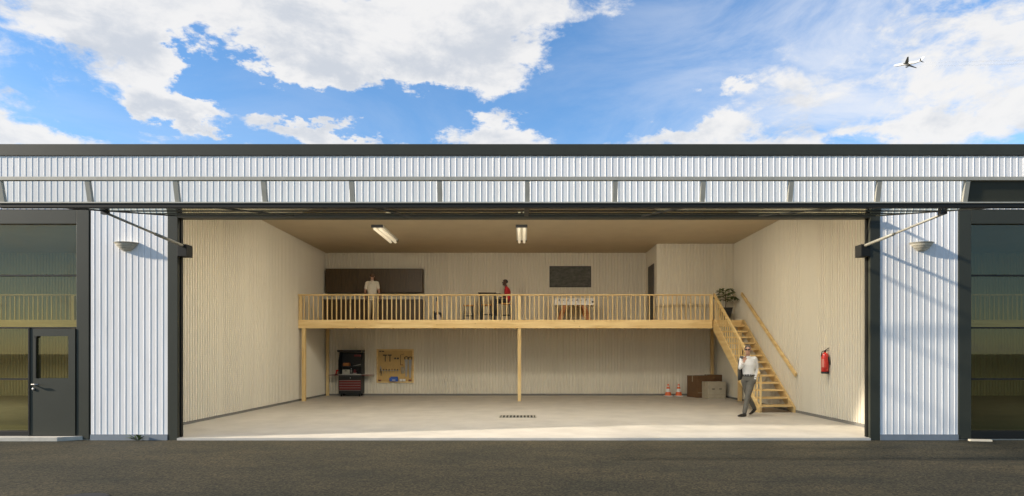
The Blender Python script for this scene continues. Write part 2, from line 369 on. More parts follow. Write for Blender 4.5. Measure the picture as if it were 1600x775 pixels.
# ------------------------------------------------------------------ setting: ground, floor
XL, XR, YB, ZC = -7.65, 7.45, 12.42, 5.49           # left wall, right wall, back wall, ceiling
OW, FW, HT = 6.60, 6.79, 4.20                        # opening half width, frame half width, opening height
UP = 15.07                                           # unit pitch
g = MB(); g.add([(-3000, -3000, -.045), (3000, -3000, -.045), (3000, 3000, -.045), (-3000, 3000, -.045)], [(0, 1, 2, 3)])
tag(g.build('ground', 'asphalt'), kind='structure')
for i, (a, b) in enumerate(((XL, XR), (XL - UP, XL - .12), (XR + .12, XR + UP))):
    tag(MB().box(a - .04, b + .04, .0 if i == 0 else .02, YB + .1, -.20, 0.0).build('floor', 'slab'), kind='structure')

# ------------------------------------------------------------------ hangar building
bld = thing('hangar_building', 'row of white corrugated steel hangars with a dark flat fascia and open centre bay', 'building')
ext_wall('front_wall', bld, -23.2, 23.2, 4.36, 5.40)
for a, b in ((-8.26, -FW), (FW, 8.28)):
    ext_wall('front_wall', bld, a, b, .065, 4.357)
    MB().box(a, b, -.022, .05, -.06, .062).build('base_flashing', 'flashing', bld)
    MB().box(a + .002, b - .002, .042, .20, -.06, 4.36).build('wall_core', 'kerb', bld)
MB().box(-23.2, 23.2, .042, .20, 4.362, 5.5).build('wall_core', 'kerb', bld)
fas = MB().box(-23.3, 23.3, -.016, .3, 5.385, 5.60).build('fascia', 'anthracite', bld, bevel=.008)
MB().box(-23.3, 23.3, -.022, -.012, 5.377, 5.392).build('drip_edge', 'anthracite_dark', fas)
MB().box(-23.2, 23.2, .2, YB + .3, ZC + .03, ZC + .18).build('roof', 'kerb', bld)
wbox('outer_back_wall', 'kerb', bld, -23.2, 23.2, YB + .06, YB + .3, -.1, ZC + .03)
# centre bay interior
int_wall('interior_wall', bld, YB - .2, .07, ZC, (XL, .2, 0), R(90))
int_wall('interior_wall', bld, XR - XL, .07, ZC, (XL, YB, 0), 0)
int_wall('interior_wall', bld, YB - .2, .07, ZC, (XR, YB, 0), R(-90))
wbox('base_kerb', 'kerb', bld, XL - .04, XL + .006, .2, YB, 0, .067)
wbox('base_kerb', 'kerb', bld, XR - .030, XR + .04, .2, YB, 0, .067)
wbox('base_kerb', 'kerb', bld, XL + .006, XR - .03, YB - .006, YB + .04, 0, .067)
wbox('ceiling', 'cream_ceiling', bld, XL - .02, XR + .02, .2, YB + .03, ZC, ZC + .028)
wbox('party_wall', 'kerb', bld, XL - .078, XL - .042, .2, YB + .06, -.1, ZC + .03)
wbox('party_wall', 'kerb', bld, XR + .042, XR + .078, .2, YB + .06, -.1, ZC + .03)
wbox('front_return', 'cream_sheet', bld, XL + .002, -FW + .01, .202, .23, 0, ZC - .002)
wbox('front_return', 'cream_sheet', bld, FW - .01, XR - .002, .202, .23, 0, ZC - .002)
wbox('front_return', 'cream_sheet', bld, -FW + .012, FW - .012, .202, .23, 4.38, ZC - .002)
# opening frame: dark jambs with a black reveal and a narrow pale track
for s in (-1, 1):
    x0, x1 = sorted((s * 6.60, s * FW))
    wbox('jamb', 'anthracite', bld, x0, x1, -.014, .055, -.05, 4.355, bevel=.004)
    x0, x1 = sorted((s * 6.605, s * 6.78))
    wbox('jamb_reveal', 'anthracite_dark', bld, x0, x1, .056, .20, -.04, 4.34)
    x0, x1 = sorted((s * 6.588, s * 6.604))
    wbox('door_track', 'anthracite_dark', bld, x0, x1, .09, .125, -.01, 4.18)
wbox('header', 'anthracite', bld, -6.598, 6.598, -.012, .198, HT, 4.352)
wbox('threshold', 'slab', bld, -6.6, 6.6, -.035, -.002, -.06, -.002)
# neighbour bays
for s in (-1, 1):
    a, b = (XL - UP, XL - .12) if s < 0 else (XR + .12, XR + UP)
    int_wall('interior_wall', bld, b - a, .0, ZC, (a, YB, 0), 0)
    int_wall('interior_wall', bld, YB - .2, .0, ZC, (a, .2, 0), R(90))
    int_wall('interior_wall', bld, YB - .2, .0, ZC, (b, YB, 0), R(-90))
    wbox('ceiling', 'cream_ceiling', bld, a, b, .2, YB + .03, ZC, ZC + .028)
    for q0, q1 in ((a, s * UP - FW), (s * UP + FW, b)):
        if q1 - q0 > .05: wbox('front_return', 'cream_sheet', bld, q0 + .002, q1, .202, .23, 0, ZC - .002)
    wbox('front_return', 'cream_sheet', bld, s * UP - FW, s * UP + FW, .202, .23, 4.36, ZC - .002)
    fx = s * UP + s * FW; e = s * 23.2
    ext_wall('front_wall', bld, min(fx, e), max(fx, e), .065, 4.357)
    x0, x1 = min(fx, e), max(fx, e)
    wbox('wall_core', 'kerb', bld, x0 + .002, x1 - .002, .042, .20, -.06, 4.36)
    wbox('end_wall', 'kerb', bld, min(e, e + s * .05), max(e, e + s * .05), .0, YB + .3, -.1, 5.5)
# room on the mezzanine
DZ = 2.75; YM = 9.41; BX, BY = 4.76, 10.40
int_wall('room_wall', bld, XR - BX, DZ + .002, ZC, (BX, BY, 0), 0)
int_wall('room_wall', bld, YB - BY - .02, DZ + .002, ZC, (BX - .028, YB - .02, 0), R(-90))
wbox('corner_trim', 'cream_sheet', bld, BX - .05, BX + .012, BY - .022, BY + .03, DZ + .002, ZC - .003)

# ------------------------------------------------------------------ open tilt door
th = math.atan2(4.20 - 3.49, 4.03); LL = math.hypot(4.03, .71)
dr = thing('tilt_door', 'wide glazed hangar door swung up flat above the open bay', 'door', (.045, -.05, HT + .02), (th, 0, 0))
for i in range(5):
    y = -.045 - (LL - .09) * i / 4
    MB().box(-6.62, 6.62, y - .035, y + .035, -.010, .016).build('rail', 'steel_frame', dr, bevel=.004)
xs = [-6.63 + 2.21 * i for i in range(7)]
for x in xs:
    for i in range(4):
        y0 = -.092 - (LL - .09) * i / 4; y1 = y0 - (LL - .09) / 4 + .094
        MB().box(x - .04, x + .04, y1, y0, -.009, .014).build('stile', 'steel_frame', dr)
for i in range(4):
    y0 = -.091 - (LL - .09) * i / 4; y1 = y0 - (LL - .09) / 4 + .092
    for a, b in zip(xs[:-1], xs[1:]):
        MB().box(a + .041, b - .041, y1, y0, .000, .008).build('pane', 'leaf_glass', dr)
YN = -4.09; bx = [.045 - 6.63 + 1.105 * i for i in range(13)]
wbox('lower_edge', 'anthracite_dark', dr, -6.635, 6.725, YN - .05, YN + .03, 3.450, 3.498)
wbox('edge_trim', 'galv', dr, -6.635, 6.725, YN - .062, YN + .02, 3.5,   3.516)
wbox('top_rail', 'galv', dr, -6.635, 6.725, YN - .105, YN - .055, 3.775, 3.822, bevel=.004)
for x in bx:
    MB().bar((x, YN - .02, 3.517), (x, YN - .075, 3.774), .058, .045, (0, 1, 0)).build('mullion', 'galv', dr, world=True)
for i in range(12):
    a, b = bx[i] + .030, bx[i + 1] - .030; solid = i == 11
    MB().hexa([(a, YN - .016, 3.518), (b, YN - .016, 3.518), (b, YN - .008, 3.518), (a, YN - .008, 3.518),
               (a, YN - .068, 3.773), (b, YN - .068, 3.773), (b, YN - .060, 3.773), (a, YN - .060, 3.773)]).build('kick_panel' if solid else 'pane', 'anthracite' if solid else 'leaf_glass', dr, world=True)
for s in (-1, 1):
    p0 = Vector((s * 6.50, .03, 3.66)); p1 = Vector((s * 6.60 + .03, -2.12, 3.815))
    st = MB().tube([p0, p1], .021, 8).build('strut', 'galv', dr, world=True, smooth=True)
    MB().tube([p0.lerp(p1, .0), p0.lerp(p1, .42)], .030, 8).build('strut_sleeve', 'galv', dr, world=True, smooth=True)
    MB().box(s * 6.60 - .05, s * 6.60 + .05, -2.16, -2.08, 3.80, 3.85).build('strut_pivot', 'black_metal', dr, world=True)
    x0, x1 = sorted((s * 6.42, s * 6.595)); wbox('strut_bracket', 'anthracite_dark', dr, x0, x1, -.03, .20, 3.46, 3.69, bevel=.006)

# ------------------------------------------------------------------ closed neighbour doors
def closed_door(cx, ped, label):
    d = thing('glazed_door', label, 'door', (cx, 0, 0))
    O, T, S = FW - .012, 4.345, .24
    for s in (-1, 1):
        x0, x1 = sorted((s * (O - S), s * O)); MB().box(x0, x1, -.008, .12, -.03, T).build('stile', 'anthracite', d, bevel=.006)
    MB().box(-O + S + .001, O - S - .001, -.008, .12, 4.08, T).build('rail', 'anthracite', d, bevel=.006)
    MB().box(-O + S + .001, O - S - .001, -.008, .12, -.02, .13).build('rail', 'anthracite_dark', d, bevel=.006)
    zs = [4.08, 3.10, 2.10, 1.12, .13]; n = 6; W = 2 * (O - S); xs = [-O + S + W * i / n for i in range(n + 1)]
    for z in zs[1:4]: MB().box(-O + S + .001, O - S - .001, .0, .08, z - .014, z + .014).build('rail', 'anthracite_dark', d)
    pd = (O - S - .87, O - S - .015) if ped > 0 else ((-O + S + .02, -O + S + 1.02) if ped < 0 else None)
    for x in xs[1:-1]: MB().box(x - .018, x + .018, .01, .07, .131, 4.079).build('stile', 'anthracite_dark', d)
    for i in range(n):
        for j in range(4):
            a, b = xs[i] + (.019 if i else .002), xs[i + 1] - (.019 if i < n - 1 else .002); z1, z0 = zs[j] - .0145, zs[j + 1] + .0145
            if pd and j >= 2 and b > pd[0] and a < pd[1]:
                if ped > 0: b = pd[0] - .03
                else: a = pd[1] + .03
                if b - a < .1: continue
            MB().box(a, b, .036, .044, z0, z1).build('pane', 'door_glass', d)
    if pd:
        a, b = pd
        body = MB(); za, zb = .05, 2.08; wx0, wx1, wz0, wz1 = a + .12, b - .13, 1.14, 1.94
        body.box(a, wx0, -.022, .09, za, zb).box(wx1, b, -.022, .09, za, zb).box(wx0, wx1, -.022, .09, za, wz0).box(wx0, wx1, -.022, .09, wz1, zb)
        ob = body.build('pedestrian_door', 'anthracite', d)
        MB().box(wx0, wx1, .0, .008, wz0, wz1).build('window', 'door_glass', ob)
        MB().box(a - .03, a - .004, -.035, .1, .0, 2.10).build('door_jamb', 'anthracite_dark', d)
        hd = MB().tube([(a + .07, -.025, 1.02), (a + .07, -.075, 1.02), (a + .20, -.075, 1.02)], .014, 8)
        hd.tube([(a + .07, -.022, .93), (a + .07, -.04, .93)], .026, 12); hd.build('handle', 'steel', ob, smooth=True)
        MB().box(wx0 - .012, wx0 - .001, -.034, -.0225, wz0, wz1).box(wx0 - .03, wx0 + .02, -.045, -.0225, wz1 - .03, wz1).build('window_bar', 'anthracite_dark', ob)
    return d
closed_door(-UP, 1, 'dark glazed hangar door with a pedestrian door and lever handle, closed')
closed_door(UP, 0, 'dark glazed hangar door beside the pier, plain panes without a pedestrian door')

# ------------------------------------------------------------------ mezzanine
mz = thing('mezzanine', 'pine timber mezzanine with spindle railing across the back of the open hangar', 'mezzanine', (0, YM, 0))
XM0, XM1 = XL + .06, 6.36
wbox('front_beam', 'pine_x', mz, XM0 - .02, XM1, YM - .03, YM + .07, DZ - .285, DZ, bevel=.004)
for x0, x1 in ((XM0, -2.2), (-2.197, 2.8), (2.803, 6.36)):
    wbox('deck_board', 'pine_x', mz, x0, x1, YM + .075, YB - .03, DZ - .04, DZ)
wbox('deck_board', 'pine_x', mz, 6.363, XR - .05, YM + .075, YB - .03, DZ - .04, DZ)
wbox('landing_beam', 'pine_x', mz, 6.405, XR - .055, YM + .01, YM + .07, DZ - .20, DZ)
for i in range(19):
    x = XM0 + .25 + i * .78
    if x < XR - .1: wbox('joist', 'pine_y', mz, x - .03, x + .03, YM + .075, YB - .03, DZ - .20, DZ - .043)
for px in (474.5, 811.5):
    x = at(px, 600, YM)[0]; wbox('post', 'pine_z', mz, x - .058, x + .058, YM - .028, YM + .088, 0, DZ - .288, bevel=.004)
wbox('post', 'pine_z', mz, 7.26, 7.38, YM + .02, YM + .13, 0, DZ - .203, bevel=.004)
for x in (XL + .14, 7.20): wbox('post', 'pine_z', mz, x - .05, x + .05, YB - .19, YB - .08, 0, DZ - .203, bevel=.004)
RT = DZ + .865
rl = MB().box(XM0 - .03, XM1 + .01, -.045, .075, RT - .045, RT).build('railing', 'pine_x', mz, bevel=.004)
bal = MB().box(-.0165, .0165, -.016, .016, DZ + .001, RT - .046).mesh('baluster', 'pine_z')
x = XM0 + .17; 
while x < XM1 - .12:
    if abs(x + .15) > .1: inst('baluster', bal, rl, (x, .02, 0))
    x += .1555
for x in (XM0 + .04, -.15, XM1 - .03):
    MB().box(x - .05, x + .05, -.03 + (.0), .07, DZ + .001, RT - .046).build('railing_post', 'pine_z', rl, bevel=.003)
for s in (-1, 1):
    c = copy_tree(mz); c.location.x += s * UP
    c['label'] = 'timber mezzanine behind the tinted glass of the door with %s' % ('a pedestrian door' if s < 0 else 'plain panes only')
    c['group'] = 'mezzanines of the neighbouring bays'

# ------------------------------------------------------------------ staircase
YF = 5.25; NR = 14; RISE = DZ / NR; RUN = (YM + .005 - YF) / (NR - 1)
sc = thing('staircase', 'straight open pine staircase leading up to the mezzanine', 'staircase', (6.9, YF, 0))
SX0, SX1 = 6.40, 7.405
for x0, x1 in ((SX0, SX0 + .05), (SX1 - .05, SX1)):
    k = RISE / RUN; b0 = .0
    prof = [(YF - .02, 0), (YF + .26, 0), (YM + .0, DZ - .36), (YM + .0, DZ), (YM - .12, DZ), (YF - .02, .15)]
    MB().prism(prof, x0, x1, 'x').build('stringer', 'pine_y', sc, world=True)
for i in range(1, NR):
    z = RISE * i; y = YF + RUN * (i - 1)
    wbox('tread', 'pine_x', sc, SX0 + .052, SX1 - .052, y, y + RUN + .045, z - .045, z, bevel=.003)
sr = MB(); ya, za = YF + .06, .20 + .87; yb, zb = YM - .02, RT - .01
sr.bar((SX0 + .025, ya - .06, za - .06 * (zb - za) / (yb - ya)), (SX0 + .025, yb, zb), .06, .09); sr = sr.build('railing', 'pine_y', sc, world=True, bevel=.003)
for i in range(19):
    t = (i + .5) / 19; y = ya + (yb - ya) * t; zt = za + (zb - za) * t - .045; zl = .15 + (DZ - .15) * (y - YF + .02) / (YM - .1 - YF)
    wbox('baluster', 'pine_z', sr, SX0 + .011, SX0 + .039, y - .014, y + .014, min(zl, zt - .3) - .06, zt)
wbox('newel_post', 'pine_z', sr, SX0 + .052, SX0 + .10, YF + .02, YF + .068, 0, .98, bevel=.003)
hr = thing('handrail', 'slanted pine handrail fixed to the wall beside the staircase', 'handrail', (7.35, 7.3, 1.0))
p0, p1 = Vector((7.365, 5.12, 1.03)), Vector((7.365, 9.45, 3.64))
MB().bar(p0, p1, .045, .11).build('rail', 'pine_y', hr, world=True, bevel=.004)
for t in (.08, .5, .92):
    q = p0.lerp(p1, t); MB().box(q.x, XR, q.y - .03, q.y + .03, q.z - .03, q.z + .03).build('bracket', 'pine_y', hr, world=True)

# ------------------------------------------------------------------ wall lamps, ceiling lamps, drain, bits outside
def sconce(px, label):
    x = (px - CX) / 81.9; t = thing('wall_lamp', label, 'wall lamp', (x, 0, 3.60), group='wall lamps on the piers')
    prof = [(.05, -.02), (.075, .0), (.10, .022), (.095, .03), (.15, .058), (.145, .066), (.19, .092), (.185, .10), (.232, .124)]
    for i, (zb, zt, rb, rt) in enumerate(((-.03, .008, .085, .135), (.013, .052, .140, .178), (.057, .092, .182, .206), (.097, .118, .210, .235))):
        m = MB(); n = 18; rings = []
        for r, z in ((rb, zb), (rt, zt), (rt - .012, zt)):
            rings.append([Vector((r * math.cos(math.pi + math.pi * j / (n - 1)), .75 * r * math.sin(math.pi + math.pi * j / (n - 1)) - .004, z)) for j in range(n)])
        m.rings(rings).build('shade_ring', 'sconce', t, smooth=False)
    MB().box(-.06, .06, -.03, .005, -.02, .12).build('back_plate', 'sconce', t)
sconce(198.5, 'pale half bowl wall lamp on the pier beside the pedestrian door')
sconce(1439, 'pale half bowl wall lamp on the pier by the fire extinguisher side of the bay')
def ceiling_lamp(x, y, label, watt=0, tilt=0):
    t = thing('ceiling_lamp', label, 'ceiling lamp', (x, y, ZC), group='twin tube ceiling lamps')
    MB().box(-.17, .17, -1.17, 1.17, -.06, -.001).build('housing', 'white_paint', t, bevel=.004)
    for q in (-1.20, 1.172): MB().box(-.175, .175, q, q + .028, -.085, -.001).build('end_cap', 'black_plastic', t)
    for s in (-1, 1): MB().tube([(s * .08, -1.168, -.115), (s * .08, 1.168, -.115)], .042, 12).build('tube', 'tube_light', t, smooth=True)
    for s in (-1, 1):
        for q in (-1, 1): MB().box(s * .08 - .02, s * .08 + .02, q * 1.14 - .015, q * 1.14 + .015, -.075, -.06).build('lamp_holder', 'white_paint', t)
    if watt:                                               # area light, only on the added unseen lamps
        ld = bpy.data.lights.new('lamp', 'AREA'); ld.shape = 'RECTANGLE'; ld.size = .30; ld.size_y = 2.5 if not tilt else .5; ld.energy = watt; ld.color = (1.0, .94, .81)
        lo = bpy.data.objects.new('lamp', ld); col.objects.link(lo); lo.parent = t; lo.location = (0, 0, -.18); lo.rotation_euler = (R(tilt), 0, 0)      # tilt turns the added light towards the upper back wall
ceiling_lamp(-4.42, 8.25, 'twin tube ceiling lamp above the dark kitchen cabinets side')
ceiling_lamp(-.07, 8.25, 'twin tube ceiling lamp above the middle of the mezzanine')
for x, nm in ((-4.42, 'the plain side wall'), (-.07, 'the floor drain'), (4.4, 'the fire extinguisher side')):  # both rows added out of view to brighten the hall
    ceiling_lamp(x, 1.49, 'added unseen twin tube lamp right behind the door header over %s' % nm, 50)
    ceiling_lamp(x, 4.09, 'added unseen twin tube lamp halfway into the hall over %s' % nm, 52, 30)
for x in (-UP - 3, UP + 3): ceiling_lamp(x, 3.5, 'added unseen twin tube lamp inside the bay behind the %s' % ('pedestrian door' if x < 0 else 'plain glazed door'), 190 if x < 0 else 40)  # added out of view to brighten what shows through the neighbour glass
x0 = at(782, 651, 4.12)[0]; x1 = at(836, 651, 4.12)[0]
dg = thing('floor_drain', 'narrow slotted metal drain grate set in the hangar floor', 'drain', ((x0 + x1) / 2, 4.12, 0))
W = (x1 - x0) / 2; dg.scale.y = 1.6
MB().box(-W, W, -.17, .17, .001, .004).build('pit', 'rubber', dg)
MB().box(-W - .03, W + .03, -.20, -.17, .001, .008).box(-W - .03, W + .03, .17, .20, .001, .008).box(-W - .03, -W, -.17, .17, .001, .008).box(W, W + .03, -.17, .17, .001, .008).build('rim', 'galv', dg)
for i in range(10):
    xx = -W + 2 * W * (i + .5) / 10; MB().box(xx - .020, xx + .020, -.169, .169, .0045, .0085).build('grate_bar', 'galv', dg)
st = MB().prism([(-11.2, -.20), (-8.76, -.20), (-8.40, .0), (-11.2, .0)], -.044, .035, 'z')
tag(st.build('doorstep', 'concrete', bevel=.006), 'flat concrete doorstep below the pedestrian door', 'doorstep')
pk = MB().box(-.19, .19, -.045, .045, 0, .035).build('plank', 'plank_pale', bevel=.004); pk.location = (8.59, -.16, -.045 + .002); pk.rotation_euler = (0, 0, R(-9))
tag(pk, 'short pale plank lying askew on the asphalt against the hangar front', 'plank')
disc_ob = MB().lathe([(.30, 0), (.30, .012), (.28, .016)], 32).build('black_disc', 'rubber'); disc_ob.location = (-5.03, -4.99, -.044)  # flat black disc laid on the ground sheet
tag(disc_ob, 'round black disc lying flush in the asphalt apron', 'cover')

def weed():
    t = thing('weed', 'small green weed sprouting where the corrugated pier meets the asphalt', 'weed', ((219 - CX) / 81.9, -.06, -.045))
    for i in range(16):
        a = random.uniform(0, 6.28); l = random.uniform(.10, .30); d = Vector((math.cos(a) * 1.3, -abs(math.sin(a)) * .45, random.uniform(.25, .9))).normalized(); w = l * .14
        sd = d.cross(Vector((0, 0, 1))).normalized() * w; p = Vector((random.uniform(-.03, .03), 0, 0))
        tip = p + d * l; tip.z *= .8; mid = p + d * l * .55 + Vector((0, 0, .02))
        MB().add([p, mid - sd, tip, mid + sd, mid + Vector((0, 0, -.004))], [(0, 1, 4), (1, 2, 4), (2, 3, 4), (3, 0, 4)]).build('leaf', 'leaf', t)
weed()

# ------------------------------------------------------------------ kitchen, board, games, plant on the mezzanine
def cab(name, label, cat, xa, xb, y0, z0, z1, n, top=False):
    t = thing(name, label, cat, ((xa + xb) / 2, (y0 + YB) / 2, z0)); w = (xb - xa) / 2; d = (YB - .02 - y0) / 2; h = z1 - z0
    MB().box(-w, w, -d, d, 0, h - (.04 if top else 0)).build('carcass', 'walnut', t)
    if top: MB().box(-w - .01, w + .01, -d - .045, d, h - .039, h).build('worktop', 'walnut', t)
    for i in range(n):
        a = -w + 2 * w * i / n + .004; b = -w + 2 * w * (i + 1) / n - .004
        p = MB().box(a, b, -d - .022, -d - .001, .08 if top else .004, h - (.05 if top else .004)).build('door', 'walnut', t, bevel=.002)
        if top: MB().box((a + b) / 2 - .07, (a + b) / 2 + .07, -d - .036, -d - .022, h - .12, h - .105).build('handle', 'black_metal', p)
cab('wall_cabinet', 'long dark wood wall cabinet hung above the kitchen counter', 'cabinet', at(508, 0, 12.0)[0], at(659.5, 0, 12.0)[0], 12.05, at(0, 457, 12.05)[2], at(0, 419.5, 12.05)[2], 6)
cab('kitchen_counter', 'long dark wood kitchen base cabinet behind the mezzanine railing', 'cabinet', at(506, 0, 11.8)[0], at(659.5, 0, 11.8)[0], 11.82, DZ, DZ + .90, 6, True)
p0 = at(858.5, 449, YB - .02); p1 = at(923.5, 416, YB - .02)
cb = thing('chalkboard', 'rectangular smeared blackboard hung on the back wall above the football table', 'blackboard', ((p0[0] + p1[0]) / 2, YB - .02, p0[2])); w = (p1[0] - p0[0]) / 2; h = p1[2] - p0[2]
MB().box(-w + .03, w - .03, -.02, .0, .03, h - .03).build('slate', 'blackboard', cb)
for b in ((-w, w, -.032, .0, 0, .029), (-w, w, -.032, 0, h - .029, h), (-w, -w + .029, -.032, 0, .0295, h - .0295), (w - .029, w, -.032, 0, .0295, h - .0295)): MB().box(*b).build('frame', 'door_dark', cb)
# door of the mezzanine room, seen edge on
rd = thing('room_door', 'dark door in the side of the small room on the mezzanine', 'door', (BX - .06, 11.35, DZ))
MB().box(-.02, .012, -.45, .45, .004, 2.06).build('leaf', 'door_dark', rd)
for b in ((-.03, .018, -.50, -.452, .004, 2.11), (-.03, .018, .452, .50, .004, 2.11), (-.03, .018, -.452, .452, 2.062, 2.11)): MB().box(*b).build('frame', 'door_dark', rd)
MB().tube([(-.02, -.38, 1.0), (-.07, -.38, 1.0), (-.07, -.27, 1.0)], .012, 8).build('handle', 'steel', rd)

def football_table():
    Y = 11.3; x0 = at(866, 0, Y)[0]; x1 = at(927, 0, Y)[0]; t = thing('football_table', 'white table football table on slanted orange wooden legs', 'game table', ((x0 + x1) / 2, Y, DZ)); w = (x1 - x0) / 2
    z0, z1 = .62, .86; d = .36
    b = MB(); b.box(-w, w, -d, -d + .03, z0, z1).box(-w, w, d - .03, d, z0, z1).box(-w, -w + .03, -d + .03, d - .03, z0, z1).box(w - .03, w, -d + .03, d - .03, z0, z1).box(-w + .03, w - .03, -d + .03, d - .03, z0, z0 + .04)
    b.build('body', 'white_paint', t, bevel=.004)
    MB().tube([(w - .06, -d - .001, z1 - .13), (w - .06, -d - .012, z1 - .13)], .035, 14).build('goal_ring', 'black_plastic', t)
    for i in range(8):
        x = -w + .16 + (2 * w - .32) * i / 7; q = -1 if i % 2 == 0 else 1
        r = MB().tube([(x, -d - .16, z1 - .07), (x, d + .16, z1 - .07)], .009, 8).build('rod', 'steel', t)
        MB().tube([(x, q * (d + .10), z1 - .07), (x, q * (d + .22), z1 - .07)], .02, 8).build('handle', 'black_plastic', r)
        MB().tube([(x, -d - .002, z1 - .07), (x, -d - .014, z1 - .07)], .02, 10).build('bearing', 'black_plastic', r)
    for s in (-1, 1):
        for q in (-1, 1):
            MB().bar((s * (w - .42), q * (d - .09), z0 + .10), (s * (w - .16), q * (d - .02), 0.0), .05, .15, (1, 0, .3)).build('leg', 'orange_wood', t)
        MB().box(s * (w - .36) - .03, s * (w - .36) + .03, -d + .1, d - .1, .36, .46).build('stretcher', 'orange_wood', t)
football_table()

def stool(px, Y, h, label, back=False):
    t = thing('bar_stool', label, 'stool', (at(px, 0, Y)[0], Y, DZ), group='bar stools at the high table')
    MB().box(-.18, .18, -.18, .18, h - .035, h).build('seat', 'stool_wood', t, bevel=.008)
    for a in (-1, 1):
        for b in (-1, 1): MB().bar((a * .135, b * .135, h - .036), (a * .17, b * .17, 0), .028, .028, (0, 1, 0)).build('leg', 'black_metal', t)
    for b in (-1, 1):
        MB().box(-.15, .15, b * .155 - .01, b * .155 + .01, .25, .275).build('footrest', 'black_metal', t)
        MB().box(b * .155 - .01, b * .155 + .01, -.14, .14, .31, .335).build('footrest', 'black_metal', t)
stool(732, 11.55, .66, 'empty bar stool standing apart, between the guitar and the high table')
stool(760.5, 10.75, .62, 'empty bar stool drawn up in front of the high black table')
stool(790.5, 11.2, .70, 'bar stool under the seated person in red')
def bar_table():
    Y = 11.25; x0, x1 = at(749, 0, Y)[0], at(774.5, 0, Y)[0]; t = thing('bar_table', 'high black bar table with thin top, set beside the seated person', 'table', ((x0 + x1) / 2, Y, DZ)); w = (x1 - x0) / 2
    MB().box(-w - .03, w + .03, -.34, .34, 1.04, 1.075).build('tabletop', 'walnut', t, bevel=.003)
    MB().box(-w, -w + .07, -.30, .30, .03, 1.039).build('side_panel', 'black_metal', t)
    MB().box(w - .07, w, -.30, .30, .03, 1.039).build('side_panel', 'black_metal', t)
    for s in (-1, 1): MB().box(s * (w - .035) - .07, s * (w - .035) + .07, -.33, .33, 0, .029).build('foot', 'black_metal', t)
    MB().box(-w + .071, w - .071, -.02, .02, .98, 1.03).build('brace', 'black_metal', t)
bar_table()
def guitar():
    Y = 11.9; t = thing('guitar', 'black electric guitar propped upright against the cabinet end', 'guitar', (at(683.5, 0, Y)[0], Y, DZ))
    out = []
    for k in range(40):
        a = 2 * math.pi * k / 40; r = .155 + .035 * math.cos(2 * a + math.pi) + .02 * math.sin(3 * a)
        out.append((r * math.cos(a) * 1.15 + .02 * math.sin(a), .215 + r * math.sin(a) * 1.28))
    out += []
    MB().prism(out, -.025, .02, 'y').build('body', 'black_plastic', t, bevel=.006)
    for s, h, lean in ((-1, .47, -.035), (1, .42, .03)):
        MB().tube([(s * .085, 0, .32), (s * .105 + lean * .5, 0, .38), (s * .085 + lean, 0, h)], [.045, .035, .012], 8, (1, 0, 0)).build('horn', 'black_plastic', t, smooth=True)
    pg = [(-.02, .12), (.10, .10), (.13, .20), (.09, .34), (.02, .37), (-.04, .30)]
    MB().prism(pg, -.032, -.0255, 'y').build('pickguard', 'label_cream', t)
    nk = MB().bar((0, -.03, .32), (-.02, .02, .83), .045, .022, (0, 1, 0)).build('neck', 'stool_wood', t)
    hs = MB().prism([(-.05, .83), (.015, .83), (.02, .90), (-.01, .985), (-.055, .97)], .005, .025, 'y').build('headstock', 'black_plastic', t)
    for i in range(6): MB().box(-.075, -.05, .008, .02, .845 + i * .02, .855 + i * .02).build('tuning_peg', 'steel', hs)
    MB().tube([(-.14, -.10, 0), (0, .02, .10), (0, .12, .55)], .012, 6).tube([(.14, -.10, 0), (0, .02, .10)], .012, 6).tube([(0, .12, .55), (0, .22, 0)], .012, 6).build('stand', 'black_metal', t)
guitar()

def leaf_mesh(l, w):
    vs = []; n = 5
    for i in range(n + 1):
        u = i / n; ww = w * math.sin(math.pi * (u * .92 + .04)) ** .8; z = -.18 * l * u * u
        vs += [(-ww, u * l, z + .25 * ww), (0, u * l, z), (ww, u * l, z + .25 * ww)]
    fs = []
    for i in range(n):
        a = i * 3; fs += [(a, a + 1, a + 4, a + 3), (a + 1, a + 2, a + 5, a + 4)]
    return MB().add(vs, fs).mesh('leaf', 'leaf')
def potted_plant():
    Y = 9.85; x = at(1133.5, 0, Y)[0]; t = thing('potted_plant', 'leafy house plant in a tall black pot at the head of the stairs', 'plant', (x, Y, DZ))
    pot = MB(); q = []
    for s_, z in ((.115, 0), (.195, .44), (.175, .44), (.16, .40)): q.append([Vector((a * s_, b * s_, z)) for a, b in ((-1, -1), (1, -1), (1, 1), (-1, 1))])
    pot.rings(q).build('pot', 'black_plastic', t, bevel=.004)
    MB().box(-.155, .155, -.155, .155, .39, .405).build('soil', 'stem', t)
    rnd = random.Random(5); lm = leaf_mesh(.185, .045)
    trunk = MB().tube([(0, 0, .40), (.01, 0, .62), (-.01, .01, .80), (0.015, 0, .98)], [.014, .012, .010, .007], 7).build('stem', 'stem', t, smooth=True)
    for i in range(19):
        a = i * 2.4 + rnd.uniform(-.3, .3); z = .62 + .38 * (i / 18) + rnd.uniform(-.03, .03); L_ = rnd.uniform(.14, .34) * (1.15 - .35 * i / 18)
        p0 = Vector((0, 0, z)); p1 = p0 + Vector((math.cos(a) * L_, math.sin(a) * L_, rnd.uniform(.03, .16)))
        MB().tube([p0, p0.lerp(p1, .5) + Vector((0, 0, .02)), p1], [.006, .005, .004], 5).build('branch', 'stem', t)
        k = rnd.randint(4, 6)
        for j in range(k):
            b = a - 1.5708 + (j - (k - 1) / 2) * .85 + rnd.uniform(-.2, .2)
            inst('leaf', lm, t, p1, (rnd.uniform(-.5, .25), rnd.uniform(-.4, .4), b)).scale = (1,) * 3 if rnd.random() < .5 else (.8,) * 3
potted_plant()

